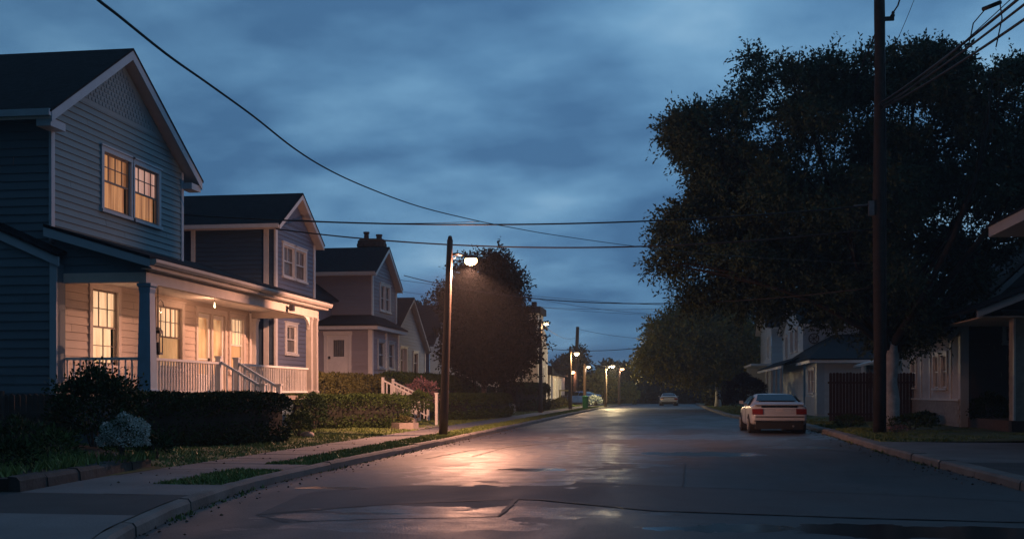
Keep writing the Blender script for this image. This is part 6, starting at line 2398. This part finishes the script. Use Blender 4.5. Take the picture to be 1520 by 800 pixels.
zc = mth('MAXIMUM', sep.outputs['Z'], 0.0)
den = mth('ADD', zc, 0.24)
cx = mth('DIVIDE', sep.outputs['X'], den)
cy = mth('DIVIDE', sep.outputs['Y'], den)
cmb = N('ShaderNodeCombineXYZ')
L(cx, cmb.inputs[0])
L(cy, cmb.inputs[1])
mp = N('ShaderNodeMapping')
mp.inputs['Rotation'].default_value = (0, 0, math.radians(14))
mp.inputs['Scale'].default_value = (0.95, 1.05, 1)
mp.inputs['Location'].default_value = (1.3, 0.35, 0)
L(cmb.outputs[0], mp.inputs[0])
n1 = N('ShaderNodeTexNoise')
n1.inputs['Scale'].default_value = 1.0
n1.inputs['Detail'].default_value = 4
n1.inputs['Roughness'].default_value = 0.45
n1.inputs['Distortion'].default_value = 0.5
L(mp.outputs[0], n1.inputs['Vector'])
n2 = N('ShaderNodeTexNoise')
n2.inputs['Scale'].default_value = 2.6
n2.inputs['Detail'].default_value = 6
n2.inputs['Roughness'].default_value = 0.5
L(mp.outputs[0], n2.inputs['Vector'])
mixn = mth('MULTIPLY_ADD', n2.outputs['Fac'], 0.42, mth('MULTIPLY', n1.outputs['Fac'], 0.58))
# a thinner, brighter break in the cloud towards the upper right


def lobe(px, py, width):
    v = (ray_at(px, py, 10) - Vector((0, 0, CAM_H))).normalized()
    d = N('ShaderNodeVectorMath')
    d.operation = 'DOT_PRODUCT'
    L(tc.outputs['Generated'], d.inputs[0])
    d.inputs[1].default_value = v
    return mth('POWER', mth('MAXIMUM', d.outputs['Value'], 0.0), width)


brk = mth('ADD', mth('MULTIPLY', lobe(1040, 60, 200), 0.05), mth('MULTIPLY', lobe(720, 125, 300), 0.06))
val = mth('ADD', mixn, brk)
ramp = N('ShaderNodeValToRGB')
cr = ramp.color_ramp
cr.elements[0].position, cr.elements[0].color = 0.45, (0.067, 0.170, 0.330, 1)
cr.elements[1].position, cr.elements[1].color = 0.655, (0.32, 0.54, 0.74, 1)
e = cr.elements.new(0.505)
e.color = (0.106, 0.250, 0.440, 1)
e = cr.elements.new(0.565)
e.color = (0.168, 0.355, 0.565, 1)
L(val, ramp.inputs[0])
# dusk: the sky behind the camera is already much darker
az = mth('ADD', mth('MULTIPLY', sep.outputs['X'], 0.30), mth('MULTIPLY', sep.outputs['Y'], 0.52))
dk = mth('MAXIMUM', mth('ADD', az, 0.56), 0.07)
dk = mth('MINIMUM', dk, 1.0)
hor = mth('MULTIPLY_ADD', mth('POWER', mth('SUBTRACT', 1.0, zc, None, True), 7.0), -0.10, 1.0)
sc1 = N('ShaderNodeVectorMath')
sc1.operation = 'SCALE'
L(ramp.outputs[0], sc1.inputs[0])
L(mth('MULTIPLY', dk, hor), sc1.inputs['Scale'])
sky = N('ShaderNodeTexSky')
sky.sky_type = 'NISHITA'
sky.sun_disc = False
sky.sun_elevation = math.radians(1.0)
sky.sun_rotation = math.radians(55)
sky.air_density, sky.dust_density, sky.ozone_density = 1.0, 0.3, 6.0
sc2 = N('ShaderNodeVectorMath')
sc2.operation = 'SCALE'
L(sky.outputs[0], sc2.inputs[0])
sc2.inputs['Scale'].default_value = 0.004
ad = N('ShaderNodeVectorMath')
ad.operation = 'ADD'
L(sc1.outputs[0], ad.inputs[0])
L(sc2.outputs[0], ad.inputs[1])
L(ad.outputs[0], bg.inputs['Color'])
bg.inputs['Strength'].default_value = 1.0

sl = bpy.data.lights.new('sun', 'SUN')
sl.energy = 0.03
sl.angle = math.radians(40)
sl.color = (0.75, 0.85, 1.0)
so = bpy.data.objects.new('sun', sl)
COL.objects.link(so)
so.rotation_euler = (math.radians(50), 0, math.radians(-55 + 180))

# thin evening haze
hm = bpy.data.materials.new('evening haze')
hm.use_nodes = True
t = hm.node_tree
t.nodes.remove(t.nodes['Principled BSDF'])
pv = t.nodes.new('ShaderNodeVolumePrincipled')
pv.inputs['Color'].default_value = (0.8, 0.86, 0.95, 1)
pv.inputs['Density'].default_value = 0.0009
pv.inputs['Anisotropy'].default_value = 0.2
t.links.new(pv.outputs[0], t.nodes['Material Output'].inputs['Volume'])
HAZE = True
if HAZE:
    hz = obj('haze', MB().box(-430, 430, -130, 570, -1.1, 22), hm)
    hz['kind'] = 'stuff'

# ------------------------------------------------------------------ render settings
SC.render.engine = 'CYCLES'
SC.cycles.use_denoising = True
SC.cycles.max_bounces = 6
SC.cycles.transparent_max_bounces = 12
SC.cycles.volume_bounces = 0
SC.cycles.sample_clamp_indirect = 4
vs = SC.view_settings
vs.view_transform = 'Standard'
vs.look = 'None'
vs.gamma = 1.0
vs.exposure = 0.0
vs.use_curve_mapping = False
